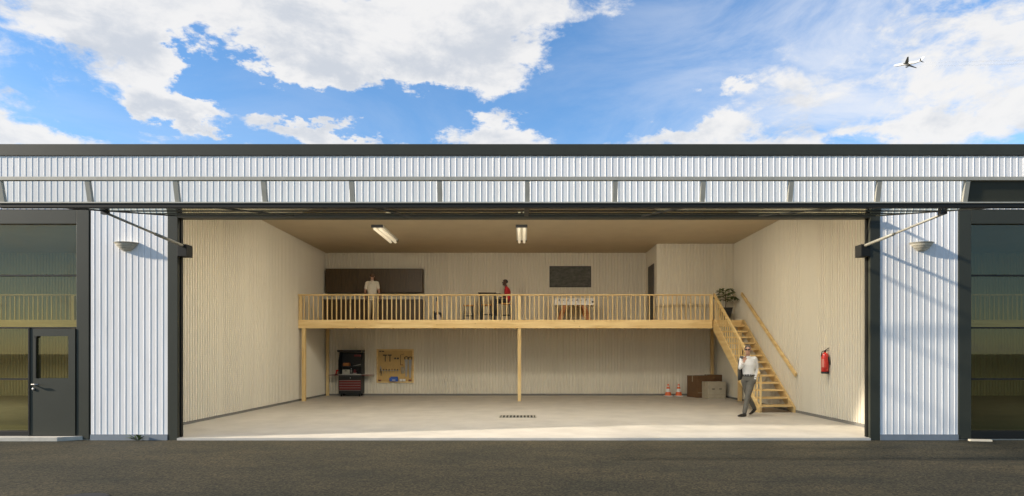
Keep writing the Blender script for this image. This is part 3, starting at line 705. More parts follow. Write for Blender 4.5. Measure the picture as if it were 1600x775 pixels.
# ------------------------------------------------------------------ under the mezzanine
def tool_chest():
    Y = 12.10; t = thing('tool_chest', 'black rolling tool chest with dark red drawers and an open lid', 'tool chest', (at(549.5, 0, Y)[0], Y, 0))
    w, d = .43, .24
    for a in (-1, 1):
        for b in (-1, 1):
            c = MB().tube([(a * (w - .09) - .018, b * (d - .07), .045), (a * (w - .09) + .018, b * (d - .07), .045)], .045, 14, (0, 1, 0)).build('caster', 'rubber', t)
            MB().box(a * (w - .09) - .03, a * (w - .09) + .03, b * (d - .07) - .03, b * (d - .07) + .03, .085, .099).build('fork', 'black_metal', c)
    MB().box(-w, w, -d, d, .10, .80).build('cabinet', 'black_metal', t, bevel=.006)
    zz = [.125, .25, .345, .44, .53, .62, .765]
    for i in range(6):
        dm = 'black_metal' if i in (0, 5) else 'drawer_red'
        p = MB().box(-w + .02, w - .02, -d - .02, -d - .001, zz[i] + .006, zz[i + 1] - .006).build('drawer', dm, t, bevel=.003)
        MB().box(-w + .03, w - .03, -d - .034, -d - .0205, zz[i + 1] - .026, zz[i + 1] - .014).build('handle', 'steel' if i < 5 else 'black_plastic', p)
    lk = MB().tube([(0.02, -d - .021, .70), (0.02, -d - .03, .70)], .02, 12).build('lock', 'steel', t)
    MB().box(-w, w, -d - .005, d, .801, .835).build('worktop', 'steel', t, bevel=.003)
    for s in (-1, 1):
        x0, x1 = sorted((s * (w + .001), s * (w + .38))); MB().box(x0, x1, -d + .03, d - .03, .79, .812).build('side_shelf', 'drawer_red', t, bevel=.003)
        MB().prism([(-d, .836), (d, .836), (d, 1.66), (-d * .2, 1.66), (-d * .75, 1.42), (-d, 1.35)], s * w - .012, s * w + .012, 'x').build('side_panel', 'black_metal', t)
    MB().box(-w + .013, w - .013, d - .02, d, .836, 1.66).build('back_panel', 'black_metal', t)
    MB().hexa([(-w - .015, -d - .10, 1.67), (w + .015, -d - .10, 1.67), (w + .015, d, 1.67), (-w - .015, d, 1.67),
               (-w - .03, -d - .12, 1.745), (w + .015, -d - .12, 1.745), (w + .015, d, 1.745), (-w - .015, d, 1.745)]).build('lid', 'black_metal', t)
    MB().box(w - .26, w - .02, -d - .05, -d + .02, 1.50, 1.57).build('lid_badge', 'drawer_red', t)
    MB().box(-w + .02, w - .02, -d + .05, d - .03, 1.12, 1.14).build('inner_shelf', 'black_plastic', t)
tool_chest()
def on_chest(x, y, z): Y = 12.10; return (at(549.5, 0, Y)[0] + x, Y + y, z)
o = thing('toolbox', 'small orange toolbox inside the open tool chest', 'toolbox', on_chest(-.20, .04, 1.141))
MB().box(-.12, .12, -.09, .09, 0, .12).build('box', 'orange_wood', o, bevel=.008); MB().tube([(-.07, 0, .12), (-.07, 0, .16), (.07, 0, .16), (.07, 0, .12)], .009, 6).build('handle', 'black_plastic', o)
o = thing('power_drill', 'red power drill standing on the side shelf of the tool chest', 'drill', on_chest(-.57, 0, .813))
MB().tube([(-.02, 0, .15), (.09, 0, .155)], [.035, .030], 12).build('motor', 'ext_red', o, smooth=True); MB().tube([(.09, 0, .155), (.15, 0, .157)], [.018, .008], 10).build('chuck', 'black_metal', o)
MB().bar((.0, 0, .13), (-.02, 0, .03), .035, .045, (1, 0, 0)).build('grip', 'ext_red', o); MB().box(-.06, .03, -.03, .03, 0, .035).build('battery', 'black_plastic', o)
o = thing('sander', 'grey and red hand sander on the tool chest top', 'sander', on_chest(.12, .0, .836))
MB().box(-.07, .07, -.05, .05, 0, .05).build('base', 'steel', o); MB().tube([(0, 0, .05), (0, 0, .15), (0, 0, .17)], [.05, .045, .03], 12).build('motor', 'drawer_red', o, smooth=True)
MB().tube([(.05, 0, .12), (.12, 0, .17)], .018, 8).build('grip', 'black_plastic', o)
o = thing('spray_can', 'grey spray can standing beside the sander on the tool chest', 'can', on_chest(-.03, .06, .836))
MB().lathe([(.033, 0), (.033, .16), (.02, .18), (.012, .19)], 14).build('can', 'steel', o, smooth=True); MB().lathe([(.016, .19), (.016, .215)], 10).build('cap', 'white_paint', o)
o = thing('clamp_case', 'flat pale tool case leaning in the open tool chest', 'case', on_chest(-.22, .02, .836))
MB().box(-.14, .14, -.03, .05, 0, .17).build('shell', 'galv', o, bevel=.008); MB().box(-.04, .04, -.045, -.031, .11, .13).build('handle', 'black_plastic', o)
o = thing('spanner_roll', 'row of long steel spanners on the inner shelf of the tool chest', 'spanners', on_chest(.2, .0, 1.141))
for i in range(3): MB().bar((-.14, -.05 + i * .05, .008), (.16, -.06 + i * .05, .04 + .02 * i), .02, .012).build('spanner', 'steel', o)

# pegboard with hanging tools
pc0 = at(588.5, 598, YB - .05); pc1 = at(646.5, 545.5, YB - .05); PW = pc1[0] - pc0[0]; PH = pc1[2] - pc0[2]
pb = thing('pegboard', 'square pine pegboard hung on the wall beside the tool chest', 'pegboard', (pc0[0], YB - .02, pc0[2]))
MB().box(.05, PW - .05, -.03, 0, .05, PH - .05).build('board', 'pegboard', pb)
for b in ((0, PW, -.06, 0, 0, .049), (0, PW, -.06, 0, PH - .049, PH), (0, .049, -.06, 0, .0495, PH - .0495), (PW - .049, PW, -.06, 0, .0495, PH - .0495)): MB().box(*b).build('frame', 'pine_x', pb, bevel=.003)
def peg(u, v): return (pc0[0] + u * PW, YB - .051, pc0[2] + (1 - v) * PH)     # u, v from the board's top left corner
def tool(name, label, cat, u, v, group=None): return thing(name, label, cat, peg(u, v), group=group)
for u, wh in ((.235, 'nearer the pliers'), (.36, 'nearer the tape measures')):
    o = tool('hammer', 'hammer hanging head up on the pegboard, the one ' + wh, 'hammer', u, .37, 'hammers on the pegboard')
    MB().bar((0, -.012, 0), (0, -.012, .24), .028, .022, (0, 1, 0)).build('handle', 'tool_dark', o); MB().box(-.085, .06, -.03, .005, .225, .27).build('head', 'tool_dark', o, bevel=.004)
for i, u in enumerate((.50, .575)):
    o = tool('tape_measure', 'small dark tape measure on the pegboard next to the ' + ('hammer' if i == 0 else 'coping saw'), 'tape measure', u, .30, 'tape measures on the pegboard')
    MB().box(-.035, .035, -.03, .0, 0, .06).build('case', 'tool_dark', o, bevel=.01); MB().box(.035, .05, -.02, -.01, 0, .008).build('blade', 'steel', o)
for i in range(6):
    o = tool('screwdriver', ('short screwdriver in the pegboard row, first beside the pliers', 'short screwdriver in the pegboard row, second from the pliers', 'short screwdriver in the pegboard row, third from the pliers', 'short red handled screwdriver in the pegboard row', 'short screwdriver in the pegboard row, second from the gloves', 'short screwdriver in the pegboard row, next to the gloves')[i], 'screwdriver', .19 + i * .075, .69, 'screwdrivers in the pegboard row')
    MB().tube([(0, -.015, .05), (0, -.015, .13)], .016, 8).build('handle', ('tool_dark', 'black_plastic', 'tool_dark', 'drawer_red')[i % 4], o); MB().tube([(0, -.015, -.05), (0, -.015, .05)], .005, 6).build('shaft', 'steel', o)
wbox_rack = thing('tool_rack', 'thin steel rack holding the screwdrivers on the pegboard', 'rack', peg(.37, .645)); MB().box(-.33, .33, -.035, .0, 0, .02).build('strip', 'galv', wbox_rack)
for i, (u, l) in enumerate(((.80, .66), (.905, .70))):
    o = tool('handsaw', 'steel handsaw hanging blade down, ' + ('beside the coping saw' if i == 0 else 'against the board frame'), 'saw', u, .16 + l, 'handsaws on the pegboard')
    MB().prism([(-.03, 0), (.02, 0), (.06, l * PH * .78), (-.06, l * PH * .78)], -.02, -.014, 'y').build('blade', 'steel', o)
    z = l * PH * .78; MB().tube([(-.05, -.017, z), (-.07, -.017, z + .07), (.0, -.017, z + .11), (.07, -.017, z + .08), (.055, -.017, z)], .018, 6, (0, 1, 0)).build('handle', 'tool_dark', o)
o = tool('bow_saw', 'thin framed coping saw hanging on the pegboard', 'saw', .68, .47); MB().tube([(-.05, -.015, 0), (-.05, -.015, .38), (.09, -.015, .42)], .010, 6, (0, 1, 0)).build('frame', 'tool_dark', o); MB().tube([(-.05, -.015, 0), (.05, -.015, .0)], .013, 6, (0, 0, 1)).build('handle', 'drawer_red', o)
o = tool('gloves', 'pair of olive work gloves hanging on the pegboard', 'gloves', .69, .73); MB().tube([(0, -.02, .26), (0.01, -.025, .12), (0, -.02, 0)], [(.045, .015), (.06, .02), (.035, .012)], 8).build('glove', 'trouser_khaki', o, smooth=True); MB().tube([(.05, -.03, .25), (.055, -.035, .12), (.06, -.03, .02)], [(.03, .012), (.045, .016), (.03, .01)], 8).build('glove', 'trouser_khaki', o, smooth=True)
for u, v, l in ((.10, .72, .30), (.125, .80, .34)):
    o = tool('pliers', ('shorter' if l < .32 else 'longer') + ' pliers hanging at the board side nearest the tool chest', 'pliers', u, v, 'pliers on the pegboard'); MB().bar((-.02, -.012, 0), (0, -.012, l * .6), .014, .014, (0, 1, 0)).bar((.025, -.012, 0), (.005, -.012, l * .6), .014, .014, (0, 1, 0)).build('grip', 'tool_dark', o); MB().prism([(-.018, l * .6), (.022, l * .6), (.006, l), (-.002, l)], -.02, -.006, 'y').build('jaw', 'steel', o)
o = tool('storage_bin', 'blue plastic bin standing on the lower edge of the pegboard', 'bin', .48, .955); MB().hexa([(-.15, -.13, 0), (.15, -.13, 0), (.15, -.012, 0), (-.15, -.012, 0), (-.17, -.16, .10), (.17, -.16, .10), (.13, -.012, .18), (-.13, -.012, .18)]).build('bin', 'blue_plastic', o, bevel=.006); MB().box(-.06, .06, -.152, -.146, .03, .06).build('card', 'white_paint', o)
for i, u in enumerate((.66, .745)):
    o = tool('paper_box', 'small white box on the lower pegboard edge, ' + ('beside the blue bin' if i == 0 else 'beside the clamp'), 'box', u, .955, 'small white boxes on the pegboard'); MB().box(-.05, .05, -.07, -.012, 0, .085).build('box', 'white_paint', o, bevel=.003); MB().box(-.05, .05, -.0715, -.0705, .03, .05).build('band', 'label_cream', o)
for i, (u, lab) in enumerate(((.09, 'tool chest'), (.90, 'handsaw'))):
    o = tool('clamp', 'red handled clamp on the lower pegboard corner at the %s side' % lab, 'clamp', u, .955); MB().box(-.05, .05, -.04, -.015, 0, .025).build('bar', 'tool_dark', o); MB().tube([(-.03, -.03, .045), (.05, -.03, .045)], .016, 8, (0, 0, 1)).build('handle', 'red_paint', o); MB().box(-.05, -.03, -.04, -.015, .025, .07).build('jaw', 'tool_dark', o)
o = tool('spirit_level', 'dark spirit level hung along the top edge of the pegboard', 'level', .13, .075); MB().box(-.08, .10, -.02, .0, -.01, .03).build('body', 'tool_dark', o); MB().box(-.015, .025, -.0215, -.02, .0, .02).build('vial', 'pegboard', o)

def cone(px, label):
    Y = 12.0; t = thing('traffic_cone', label, 'cone', (at(px, 0, Y)[0], Y, 0))
    MB().box(-.14, .14, -.14, .14, 0, .03).build('base', 'white_paint', t, bevel=.01)
    for a, b, m in ((.03, .165, 'cone_orange'), (.165, .285, 'white_paint'), (.285, .36, 'cone_orange'), (.36, .40, 'label_cream'), (.40, .46, 'cone_orange')):
        f = lambda z: .125 - .095 * (z - .03) / .43
        MB().lathe([(f(a), a + .0005), (f(b), b - .0005)], 20).build('band', m, t, smooth=False)
cone(1044, 'orange and white traffic cone standing farther from the cardboard boxes')
cone(1060.5, 'orange and white traffic cone standing next to the cardboard boxes')
def carton(label, loc, rz, w, d, h, m, flap):
    t = thing('cardboard_box', label, 'box', loc, (0, 0, rz))
    MB().box(-w, w, -d, d, 0, h).build('carton', m, t, bevel=.006)
    MB().box(-w - .002, w + .002, -.03, .03, h * .72, h + .002).build('tape', 'tape', t)
    MB().box(-.002, .002, -d - .0015, d + .0015, h - .0, h + .004).build('seam', 'tool_dark', t)
    MB().box(-w - .001, w + .001, -d - .0022, -d - .0005, h * .22, h * .24).build('crease', 'tape', t)
    for s in (-1, 1): MB().box(s * w * .4 - .05, s * w * .4 + .05, -d - .0025, -d - .0008, h * .55, h * .60).build('hand_hole', 'tool_dark', t)
carton('tall dark brown cardboard box behind the pale one', (at(1094, 0, 11.5)[0], 11.50, 0), R(18), .33, .36, .80, 'card_brown', 0)
carton('dark brown cardboard box against the wall post', (at(1112, 0, 11.95)[0] + .1, 11.98, 0), R(4), .30, .22, .82, 'card_brown', 0)
carton('pale cardboard box in front of the brown ones', (at(1114, 0, 11.0)[0], 10.98, 0), R(10), .34, .30, .60, 'card_pale', 0)

def extinguisher():
    Y = 3.35; t = thing('fire_extinguisher', 'red fire extinguisher hung on the side wall near the opening', 'extinguisher', (XR - .13, Y, 1.12))
    MB().lathe([(.085, 0), (.09, .03), (.09, .05)], 24).build('foot', 'black_plastic', t, smooth=False)
    MB().lathe([(.086, .051), (.086, .44), (.078, .475), (.05, .50), (.025, .505), (.025, .53)], 28).build('cylinder', 'ext_red', t, smooth=True)
    MB().lathe([(.0868, .16), (.0868, .36)], 16, a0=math.pi * 1.05, a1=math.pi * 1.30).build('label_sheet', 'label_pink', t)
    MB().box(-.02, .02, -.02, .02, .53, .565).build('valve', 'black_metal', t)
    MB().bar((-.0, 0, .56), (.11, -.01, .64), .025, .012).build('lever', 'black_metal', t); MB().bar((0, 0, .545), (.10, -.01, .575), .02, .010).build('grip', 'steel', t)
    MB().tube([(0, 0, .55), (-.06, -.01, .55), (-.085, -.01, .50), (-.097, -.01, .42)], .011, 8, (0, 1, 0)).build('hose', 'black_plastic', t, smooth=True)
    MB().tube([(.05, -.085, .40), (.09, -.05, .22)], [.02, .024], 8).build('nozzle', 'black_plastic', t)
    MB().box(.085, .125, -.035, .035, .14, .42).build('bracket', 'black_metal', t)
extinguisher()

# ------------------------------------------------------------------ people
def remesh_body(src, labels, mats, name, parent, vox=.0075):
    me = src.mesh(name + '_raw', mats[0] if isinstance(mats[0], str) else 'white_paint')
    tmp = bpy.data.objects.new('tmp_body', me); col.objects.link(tmp)
    md = tmp.modifiers.new('r', 'REMESH'); md.mode = 'VOXEL'; md.voxel_size = vox
    sm = tmp.modifiers.new('s', 'SMOOTH'); sm.factor = .5; sm.iterations = 3
    dg_ = bpy.context.evaluated_depsgraph_get(); ev = tmp.evaluated_get(dg_)
    out = bpy.data.meshes.new_from_object(ev); bpy.data.objects.remove(tmp); out.name = name
    kd = kdtree.KDTree(len(src.v))
    for i, p in enumerate(src.v): kd.insert(p, i)
    kd.balance(); out.materials.clear()
    for m in mats: out.materials.append(M[m])
    for p in out.polygons:
        _, i, _ = kd.find(p.center); p.material_index = labels[i]; p.use_smooth = True
    return inst('body', out, parent)
class Body:
    def __init__(s): s.b = MB(); s.lab = []
    def limb(s, l, pts, rr, n=14, side=(1, 0, 0), dense=True, capk=1.0):
        pts = [Vector(p) for p in pts]; rr = [r if isinstance(r, (tuple, list)) else (r, r) for r in rr]
        P, Q = [], []
        for i in range(len(pts) - 1):
            k = max(2, int((pts[i + 1] - pts[i]).length / .03)) if dense else 2
            for j in range(k):
                u = j / k; P.append(pts[i].lerp(pts[i + 1], u)); Q.append(tuple(rr[i][c] * (1 - u) + rr[i + 1][c] * u for c in (0, 1)))
        P.append(pts[-1]); Q.append(rr[-1])
        d0 = (P[0] - P[1]).normalized(); d1 = (P[-1] - P[-2]).normalized(); a, b = min(Q[0]) * capk, min(Q[-1]) * capk
        P = [P[0] + d0 * a * .8, P[0] + d0 * a * .5] + P + [P[-1] + d1 * b * .5, P[-1] + d1 * b * .8]
        Q = [(Q[0][0] * .45, Q[0][1] * .45), (Q[0][0] * .85, Q[0][1] * .85)] + Q + [(Q[-1][0] * .85, Q[-1][1] * .85), (Q[-1][0] * .45, Q[-1][1] * .45)]
        s.b.tube(P, Q, n, side); s.lab += [l] * (len(s.b.v) - len(s.lab))
    def ell(s, l, c, rx, ry, rz, n=18, m=13): s.b.ell(c, rx, ry, rz, n, m); s.lab += [l] * (len(s.b.v) - len(s.lab))
    def hand(s, l, wrist, d, nrm, thumb, sc=1.0, curl=.5):
        """palm along d, nrm = back-of-hand normal, thumb = sideways direction of the thumb"""
        w, d, nrm, th = Vector(wrist), Vector(d).normalized(), Vector(nrm).normalized(), Vector(thumb).normalized()
        s.limb(l, [w, w + d * .045 * sc, w + d * .09 * sc], [(.026, .018), (.040, .016), (.038, .013)], 12, th)
        for i, L_ in enumerate((.070, .080, .074, .058)):
            b = w + d * .088 * sc + th * (.030 - .020 * i) * sc; k = b + (d - nrm * curl * .5).normalized() * L_ * .5 * sc
            s.limb(l, [b, k, k + (d - nrm * curl * 1.6).normalized() * L_ * .5 * sc], [.0092, .0088, .0075], 8, th, False)
        b = w + d * .03 * sc + th * .028 * sc; k = b + (d * .6 + th * .8).normalized() * .045 * sc
        s.limb(l, [b, k, k + (d * .95 + th * .25 - nrm * .3).normalized() * .035 * sc], [.013, .0105, .0085], 8, nrm, False)
    def head(s, l, c, yaw, sc=1.0, hat=None):
        """skull, jaw, nose, ears; yaw 0 looks towards -y"""
        c = Vector(c); Rz = Matrix.Rotation(yaw, 3, 'Z')
        def T(x, y, z): return c + Rz @ Vector((x, y, z)) * sc
        s.ell(l, T(0, .012, .03), .076 * sc, .096 * sc, .088 * sc); s.ell(l, T(0, -.022, -.045), .058 * sc, .066 * sc, .068 * sc); s.ell(l, T(0, -.055, -.085), .032 * sc, .028 * sc, .022 * sc)
        s.limb(l, [T(0, -.088, .012), T(0, -.108, -.028)], [.009 * sc, .014 * sc], 8, dense=False)
        s.ell(l, T(0, -.086, -.062), .022 * sc, .010 * sc, .009 * sc, 8, 6)
        s.ell(l, T(0, -.078, .022), .055 * sc, .016 * sc, .010 * sc, 10, 6)
        for e in (-1, 1): s.ell(l, T(e * .079, .012, -.012), .010 * sc, .020 * sc, .032 * sc, 8, 6)
        return T
def eyes(T, t, sc=1.0):
    for e in (-1, 1): MB().ell(T(e * .031, -.078, .004), .013 * sc, .008 * sc, .007 * sc, 8, 6).build('eye', 'black_plastic', t, smooth=True)

# the walking man (local: x to the stairs, y away from the opening)
Yp = 4.35; t = thing('person', 'person walking in white shirt, grey trousers and sunglasses, jacket over the shoulder, by the staircase', 'person', (5.78, Yp, 0))
SH, TR, SK, LE, BL = 0, 1, 2, 3, 4
B = Body()
sl, sr_ = Vector((.175, -.06, 1.475)), Vector((-.125, .05, 1.475))           # his left / right shoulder
B.limb(TR, [(.03, .0, .90), (.035, 0, .97), (.04, 0, 1.03)], [(.155, .115), (.158, .11), (.146, .104)], 20, (1, -.35, 0), True, .1)
B.limb(BL, [(.04, 0, 1.032), (.04, 0, 1.046), (.04, 0, 1.060)], [(.153, .110)] * 3, 40, (1, -.35, 0), False, .02)
B.limb(SH, [(.04, 0, 1.06), (.035, .0, 1.18), (.03, -.005, 1.32), (.028, .0, 1.43), (.025, .005, 1.495)], [(.148, .107), (.152, .110), (.172, .122), (.165, .105), (.07, .065)], 22, (1, -.37, 0), True, .05)
B.limb(SH, [sr_, sl], [.062, .062], 14, (0, 0, 1))
B.limb(SH, [(.022, -.005, 1.50), (.02, -.008, 1.522)], [.064, .058], 14)
B.limb(SK, [(.02, 0, 1.52), (.012, -.015, 1.60)], [.055, .052], 14)
T1 = B.head(SK, (.005, -.03, 1.705), R(-22), .99)
# his left arm, hand in pocket
el = Vector((.255, .02, 1.20)); wr = Vector((.165, -.085, .965))
B.limb(SH, [sl, sl.lerp(el, .5) + Vector((.01, 0, 0)), el, wr], [.060, .054, .045, .037], 14)
B.limb(TR, [wr + Vector((0, 0, .01)), (.135, -.115, .86)], [(.05, .035), (.045, .03)], 12)
# his right arm, elbow down, hand up at the shoulder
er = Vector((-.205, -.06, 1.235)); wq = Vector((-.140, -.165, 1.40))
B.limb(SH, [sr_, sr_.lerp(er, .5), er, er.lerp(wq, .75)], [.058, .052, .045, .038], 14)
B.limb(SK, [er.lerp(wq, .7), wq], [.030, .027], 12)
B.hand(SK, wq, (.15, -.02, 1), (0, -1, .1), (.9, -.2, .3), 1.0, -.9)
# legs: his left leg leads, his right leg trails with the heel lifted
hl, hr_ = Vector((.095, -.04, .90)), Vector((-.05, .04, .90))
kl, al = Vector((-.055, -.18, .49)), Vector((-.155, -.25, .10))
kr, ar = Vector((.060, .08, .475)), Vector((.285, .29, .185))
B.limb(TR, [hl, hl.lerp(kl, .5), kl, kl.lerp(al, .35), al + Vector((0, 0, .01))], [(.098, .10), (.086, .09), (.066, .068), (.064, .066), (.055, .060)], 18)
B.limb(TR, [hr_, hr_.lerp(kr, .5), kr, kr.lerp(ar, .35), ar], [(.098, .10), (.086, .09), (.066, .068), (.064, .066), (.055, .058)], 18)
B.limb(LE, [(-.135, -.245, .055), (-.18, -.262, .045), (-.26, -.292, .038), (-.335, -.318, .028)], [(.036, .05), (.040, .046), (.045, .036), (.034, .022)], 14, (-.4, 1, 0))
B.limb(LE, [(-.155, -.25, .11), (-.165, -.255, .055)], [.042, .04], 12)
B.limb(LE, [(.310, .285, .155), (.270, .270, .115), (.215, .25, .062), (.150, .225, .028)], [(.034, .044), (.040, .042), (.045, .034), (.034, .022)], 14, (-.3, 1, 0))
B.limb(LE, [(.288, .288, .19), (.28, .282, .14)], [.042, .04], 12)
remesh_body(B.b, B.lab, ['shirt_white', 'trouser_grey', 'skin_light', 'leather', 'leather'], 'walker_body', t)
hm = MB(); rg = []
RzW = Matrix.Rotation(R(-22), 3, 'Z'); hc = Vector((.005, -.03, 1.705))
def cap(c, Rz, sc, front, low, grow=1.06):
    """close-cropped hair: upper back of the skull, cut off above a slanted hairline"""
    vs, fs = [], []; n, m_ = 24, 8
    for i in range(m_ + 1):
        for j in range(n):
            a = 2 * math.pi * j / n; fw = -math.sin(a)                     # 1 at the forehead
            thmax = math.pi * (.5 + (low if fw < 0 else low * (1 - fw)) + (-(front) * max(0, fw)))
            th_ = thmax * i / m_
            p = Vector((.076 * math.sin(th_) * math.cos(a), .096 * math.sin(th_) * math.sin(a), .088 * math.cos(th_))) * grow
            vs.append(c + Rz @ (p + Vector((0, .012, .03))) * sc)
    for i in range(m_):
        for j in range(n): k = (j + 1) % n; fs.append((i * n + j, i * n + k, (i + 1) * n + k, (i + 1) * n + j))
    return MB().add(vs, fs)
h_ = cap(hc, RzW, .99, .19, .17, 1.07).build('hair', 'hair_grey', t, smooth=True); md = h_.modifiers.new('s', 'SOLIDIFY'); md.thickness = .006
sg = MB()
for e in (-1, 1): sg.box(e * .034 - .026, e * .034 + .026, -.004, .004, -.018, .018)
sg.box(-.012, .012, -.004, .004, .004, .012)
for e in (-1, 1): sg.box(e * .066 - .003 + (e * .012), e * .066 + .003 + (e * .012), -.002, .10, .004, .012)
sg.v = [tuple(hc + RzW @ (Vector(p) + Vector((0, -.100, .008)))) for p in sg.v]; sg.build('sunglasses', 'black_plastic', t)
# collar and buttons
cl = MB()
for e in (-1, 1): cl.add([(.02 + e * .005, -.082, 1.515), (.02 + e * .060, -.045, 1.555), (.02 + e * .070, -.035, 1.515), (.02 + e * .045, -.088, 1.478), (.02 + e * .04, -.05, 1.51)], [(0, 1, 2, 3), (0, 3, 4), (1, 0, 4), (2, 1, 4), (3, 2, 4)])
cl.build('collar', 'shirt_white', t)
MB().box(.008, .034, -.118, -.114, 1.03, 1.055).build('belt_buckle', 'steel', t)
# jacket slung behind the back
jk = thing('jacket', 'dark grey suit jacket slung over the walking person\'s shoulder', 'jacket', (5.78, Yp, .92))
J = MB(); prof = [(-.125, -.06, 1.500, .040, .035), (-.125, .06, 1.515, .055, .04), (-.10, .145, 1.44, .09, .04), (-.06, .175, 1.25, .14, .045), (-.01, .185, 1.08, .19, .045), (.02, .19, .95, .21, .04)]
J.tube([(x, y, z - .92) for x, y, z, a, b in prof], [(a, b) for *_, a, b in prof], 16, (1, .1, 0)); J.build('jacket', 'jacket_grey', jk, smooth=True)
J = MB(); J.tube([(-.15, .12, .45), (-.175, .10, .24), (-.165, .09, .06)], [(.04, .04), (.045, .04), (.04, .035)], 12); J.build('sleeve', 'jacket_grey', jk, smooth=True)
J = MB(); J.tube([(.19, .16, .20), (.225, .14, .08), (.225, .13, .0)], [(.04, .04), (.055, .045), (.05, .04)], 12); J.build('sleeve', 'jacket_grey', jk, smooth=True)

# person at the kitchen counter, seen from behind
Yk = 11.30; t = thing('person', 'person with cropped hair in cream polo shirt and khaki trousers standing at the kitchen counter', 'person', (at(581.5, 0, Yk)[0], Yk, DZ))
B = Body()
B.limb(TR, [(0, 0, .88), (0, 0, .97), (0, 0, 1.0)], [(.165, .12), (.165, .115), (.155, .11)], 20)
B.limb(SH, [(0, 0, .90), (0, 0, .98), (0, 0, 1.12), (0, .0, 1.30), (0, 0, 1.42), (0, .0, 1.49)], [(.175, .128), (.172, .125), (.168, .120), (.195, .125), (.175, .105), (.07, .06)], 22)
B.limb(SH, [(-.165, 0, 1.46), (.165, 0, 1.46)], [.066, .066], 14, (0, 0, 1))
B.limb(SH, [(0, 0, 1.49), (0, 0, 1.53)], [.068, .060], 12)
B.limb(SK, [(0, 0, 1.50), (0, .008, 1.60)], [.058, .056], 14)
T2 = B.head(SK, (0, .015, 1.70), R(180), 1.0)
for e in (-1, 1):
    s0 = Vector((e * .185, 0, 1.455)); e0 = Vector((e * .250, -.02, 1.18)); w0 = Vector((e * .27, .10 if e < 0 else .06, .97 if e < 0 else .94))
    B.limb(SH, [s0, s0.lerp(e0, .68)], [.066, .062], 14); B.limb(SK, [s0.lerp(e0, .5), e0, w0], [.046, .042, .028], 14)
    B.hand(SK, w0, (e * .05, .35, -1), (e, 0, 0), (0, 1, .2), 1.0, .5)
    h0 = Vector((e * .085, 0, .90)); k0 = Vector((e * .105, .02, .48)); a0 = Vector((e * .115, 0, .08))
    B.limb(TR, [h0, h0.lerp(k0, .5), k0, k0.lerp(a0, .35), a0], [(.092, .10), (.084, .09), (.068, .07), (.068, .07), (.056, .06)], 16)
    B.limb(LE, [(e * .115, -.05, .045), (e * .118, .05, .04), (e * .125, .17, .028)], [(.038, .042), (.044, .038), (.034, .024)], 12)
    B.limb(LE, [a0, a0 - Vector((0, 0, .03))], [.044, .042], 12)
remesh_body(B.b, B.lab, ['polo_cream', 'trouser_khaki', 'skin_light', 'leather'], 'cook_body', t)
h_ = cap(Vector((0, .015, 1.70)), Matrix.Rotation(R(180), 3, 'Z'), 1.0, .2, .24, 1.05).build('hair', 'hair_brown', t, smooth=True); md = h_.modifiers.new('s', 'SOLIDIFY'); md.thickness = .005
eyes(T2, t)

# person seated on the stool, facing the table (towards -x)
Ys = 11.2; t = thing('person', 'person in red shirt seated on a bar stool at the high table', 'person', (at(790.5, 0, Ys)[0], Ys, DZ))
B = Body(); zs = .70
B.limb(TR, [(.04, -.07, zs + .10), (.04, .07, zs + .10)], [.105, .105], 18, (1, 0, 0))
B.limb(SH, [(.05, 0, zs + .11), (.06, 0, zs + .25), (.055, 0, zs + .42), (.03, 0, zs + .53), (.015, 0, zs + .58)], [(.115, .155), (.112, .155), (.12, .18), (.095, .16), (.055, .06)], 20)
B.limb(SH, [(.03, -.155, zs + .52), (.03, .155, zs + .52)], [.060, .060], 14, (0, 0, 1))
B.limb(SK, [(.01, 0, zs + .56), (-.015, 0, zs + .66)], [.054, .052], 12)
T3 = B.head(SK, (-.035, 0, zs + .755), R(-90), .97)
for e in (-1, 1):
    s0 = Vector((.03, e * .165, zs + .51)); e0 = Vector((-.02, e * .225, zs + .25)); w0 = Vector((-.20, e * .14, zs + .19)) if e < 0 else Vector((-.24, e * .13, zs + .36))
    B.limb(SH, [s0, s0.lerp(e0, .65)], [.060, .056], 12); B.limb(SK, [s0.lerp(e0, .5), e0, w0], [.043, .040, .027], 12)
    B.hand(SK, w0, (-1, 0, -.1), (0, 0, 1), (0, -e, 0), 1.0, .5)
    h0 = Vector((.0, e * .085, zs + .085)); k0 = Vector((-.40, e * .12, zs + .07)); a0 = Vector((-.36, e * .12, .30 + .03))
    B.limb(TR, [h0, h0.lerp(k0, .5), k0], [.092, .083, .068], 16, (0, 1, 0)); B.limb(TR, [k0, k0.lerp(a0, .35), a0], [.066, .066, .052], 14, (0, 1, 0))
    B.limb(LE, [a0 + Vector((.05, 0, -.05)), a0 + Vector((-.05, 0, -.055)), a0 + Vector((-.16, 0, -.065))], [(.036, .04), (.042, .036), (.032, .022)], 12, (0, 1, 0)); B.limb(LE, [a0, a0 + Vector((0, 0, -.04))], [.042, .04], 10)
remesh_body(B.b, B.lab, ['shirt_red', 'trouser_dark', 'skin_dark', 'leather'], 'sitter_body', t)
h_ = cap(Vector((-.035, 0, zs + .755)), Matrix.Rotation(R(-90), 3, 'Z'), .97, .17, .12, 1.09).build('hair', 'hair_dark', t, smooth=True); md = h_.modifiers.new('s', 'SOLIDIFY'); md.thickness = .012
eyes(T3, t)

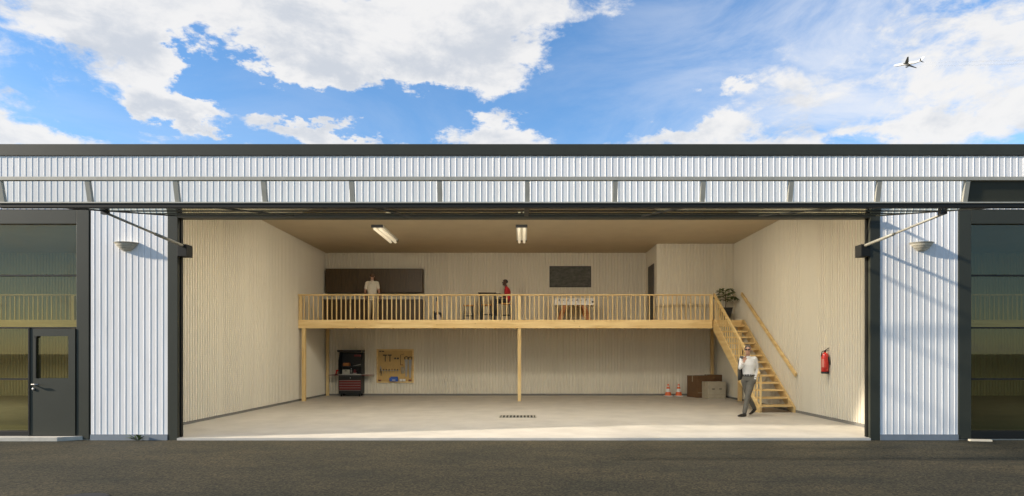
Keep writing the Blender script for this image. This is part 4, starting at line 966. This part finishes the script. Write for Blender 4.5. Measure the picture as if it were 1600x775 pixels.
# ------------------------------------------------------------------ airliner and its trails
DP = 1500.0; pc = Vector(((1418 - CX) * DP / F, CAMY + DP, CAMZ + (CY - 99.5) * DP / F))
ap = thing('airliner', 'white twin engined airliner crossing the cloudy sky', 'aircraft', pc, (R(9), R(-10), R(180 - 50)))       # local +x is the nose
MB().tube([(30, 0, -.3), (29, 0, -.1), (26, 0, .0), (20, 0, .1), (-14, 0, .1), (-24, 0, 1.0), (-31, 0, 2.0)], [.4, 1.3, 2.3, 2.9, 2.9, 1.8, .5], 20, (0, 1, 0)).build('fuselage', 'plane_white', ap, smooth=True)
for s in (-1, 1):
    MB().hexa([(7, s * 2, -1.6), (-3.5, s * 2, -1.6), (-11.5, s * 29, 1.2), (-8.5, s * 29, 1.2), (7, s * 2, -.8), (-3.5, s * 2, -1.2), (-11.5, s * 29, 1.4), (-8.5, s * 29, 1.5)]).build('wing', 'plane_grey', ap)
    MB().tube([(6.5, s * 9.5, -2.9), (5.5, s * 9.5, -2.9), (.5, s * 9.5, -2.7)], [1.3, 1.65, 1.0], 14, (0, 1, 0)).build('engine', 'plane_grey', ap, smooth=True)
    MB().hexa([(-24, s * .8, 1.6), (-29, s * .8, 1.6), (-32, s * 9.5, 2.4), (-29.5, s * 9.5, 2.4), (-24, s * .8, 2.0), (-29, s * .8, 2.0), (-32, s * 9.5, 2.6), (-29.5, s * 9.5, 2.6)]).build('tailplane', 'plane_grey', ap)
MB().hexa([(-21, -.3, 2.4), (-29.5, -.3, 2.4), (-29.5, .3, 2.4), (-21, .3, 2.4), (-30, -.15, 11.5), (-33.5, -.15, 11.5), (-33.5, .15, 11.5), (-30, .15, 11.5)]).build('tail_fin', 'plane_white', ap)
ct = thing('contrail', 'pair of thin pale vapour trails streaming behind the airliner', 'contrail', pc, (0, 0, R(180 - 3))); ct['kind'] = 'stuff'
for s in (-1, 1):
    MB().tube([(-30 - 60 * i, s * 9.5, -2.5) for i in range(9)], [.5 + .55 * i for i in range(9)], 14, (0, 1, 0)).build('trail', 'vapour', ct, smooth=True)
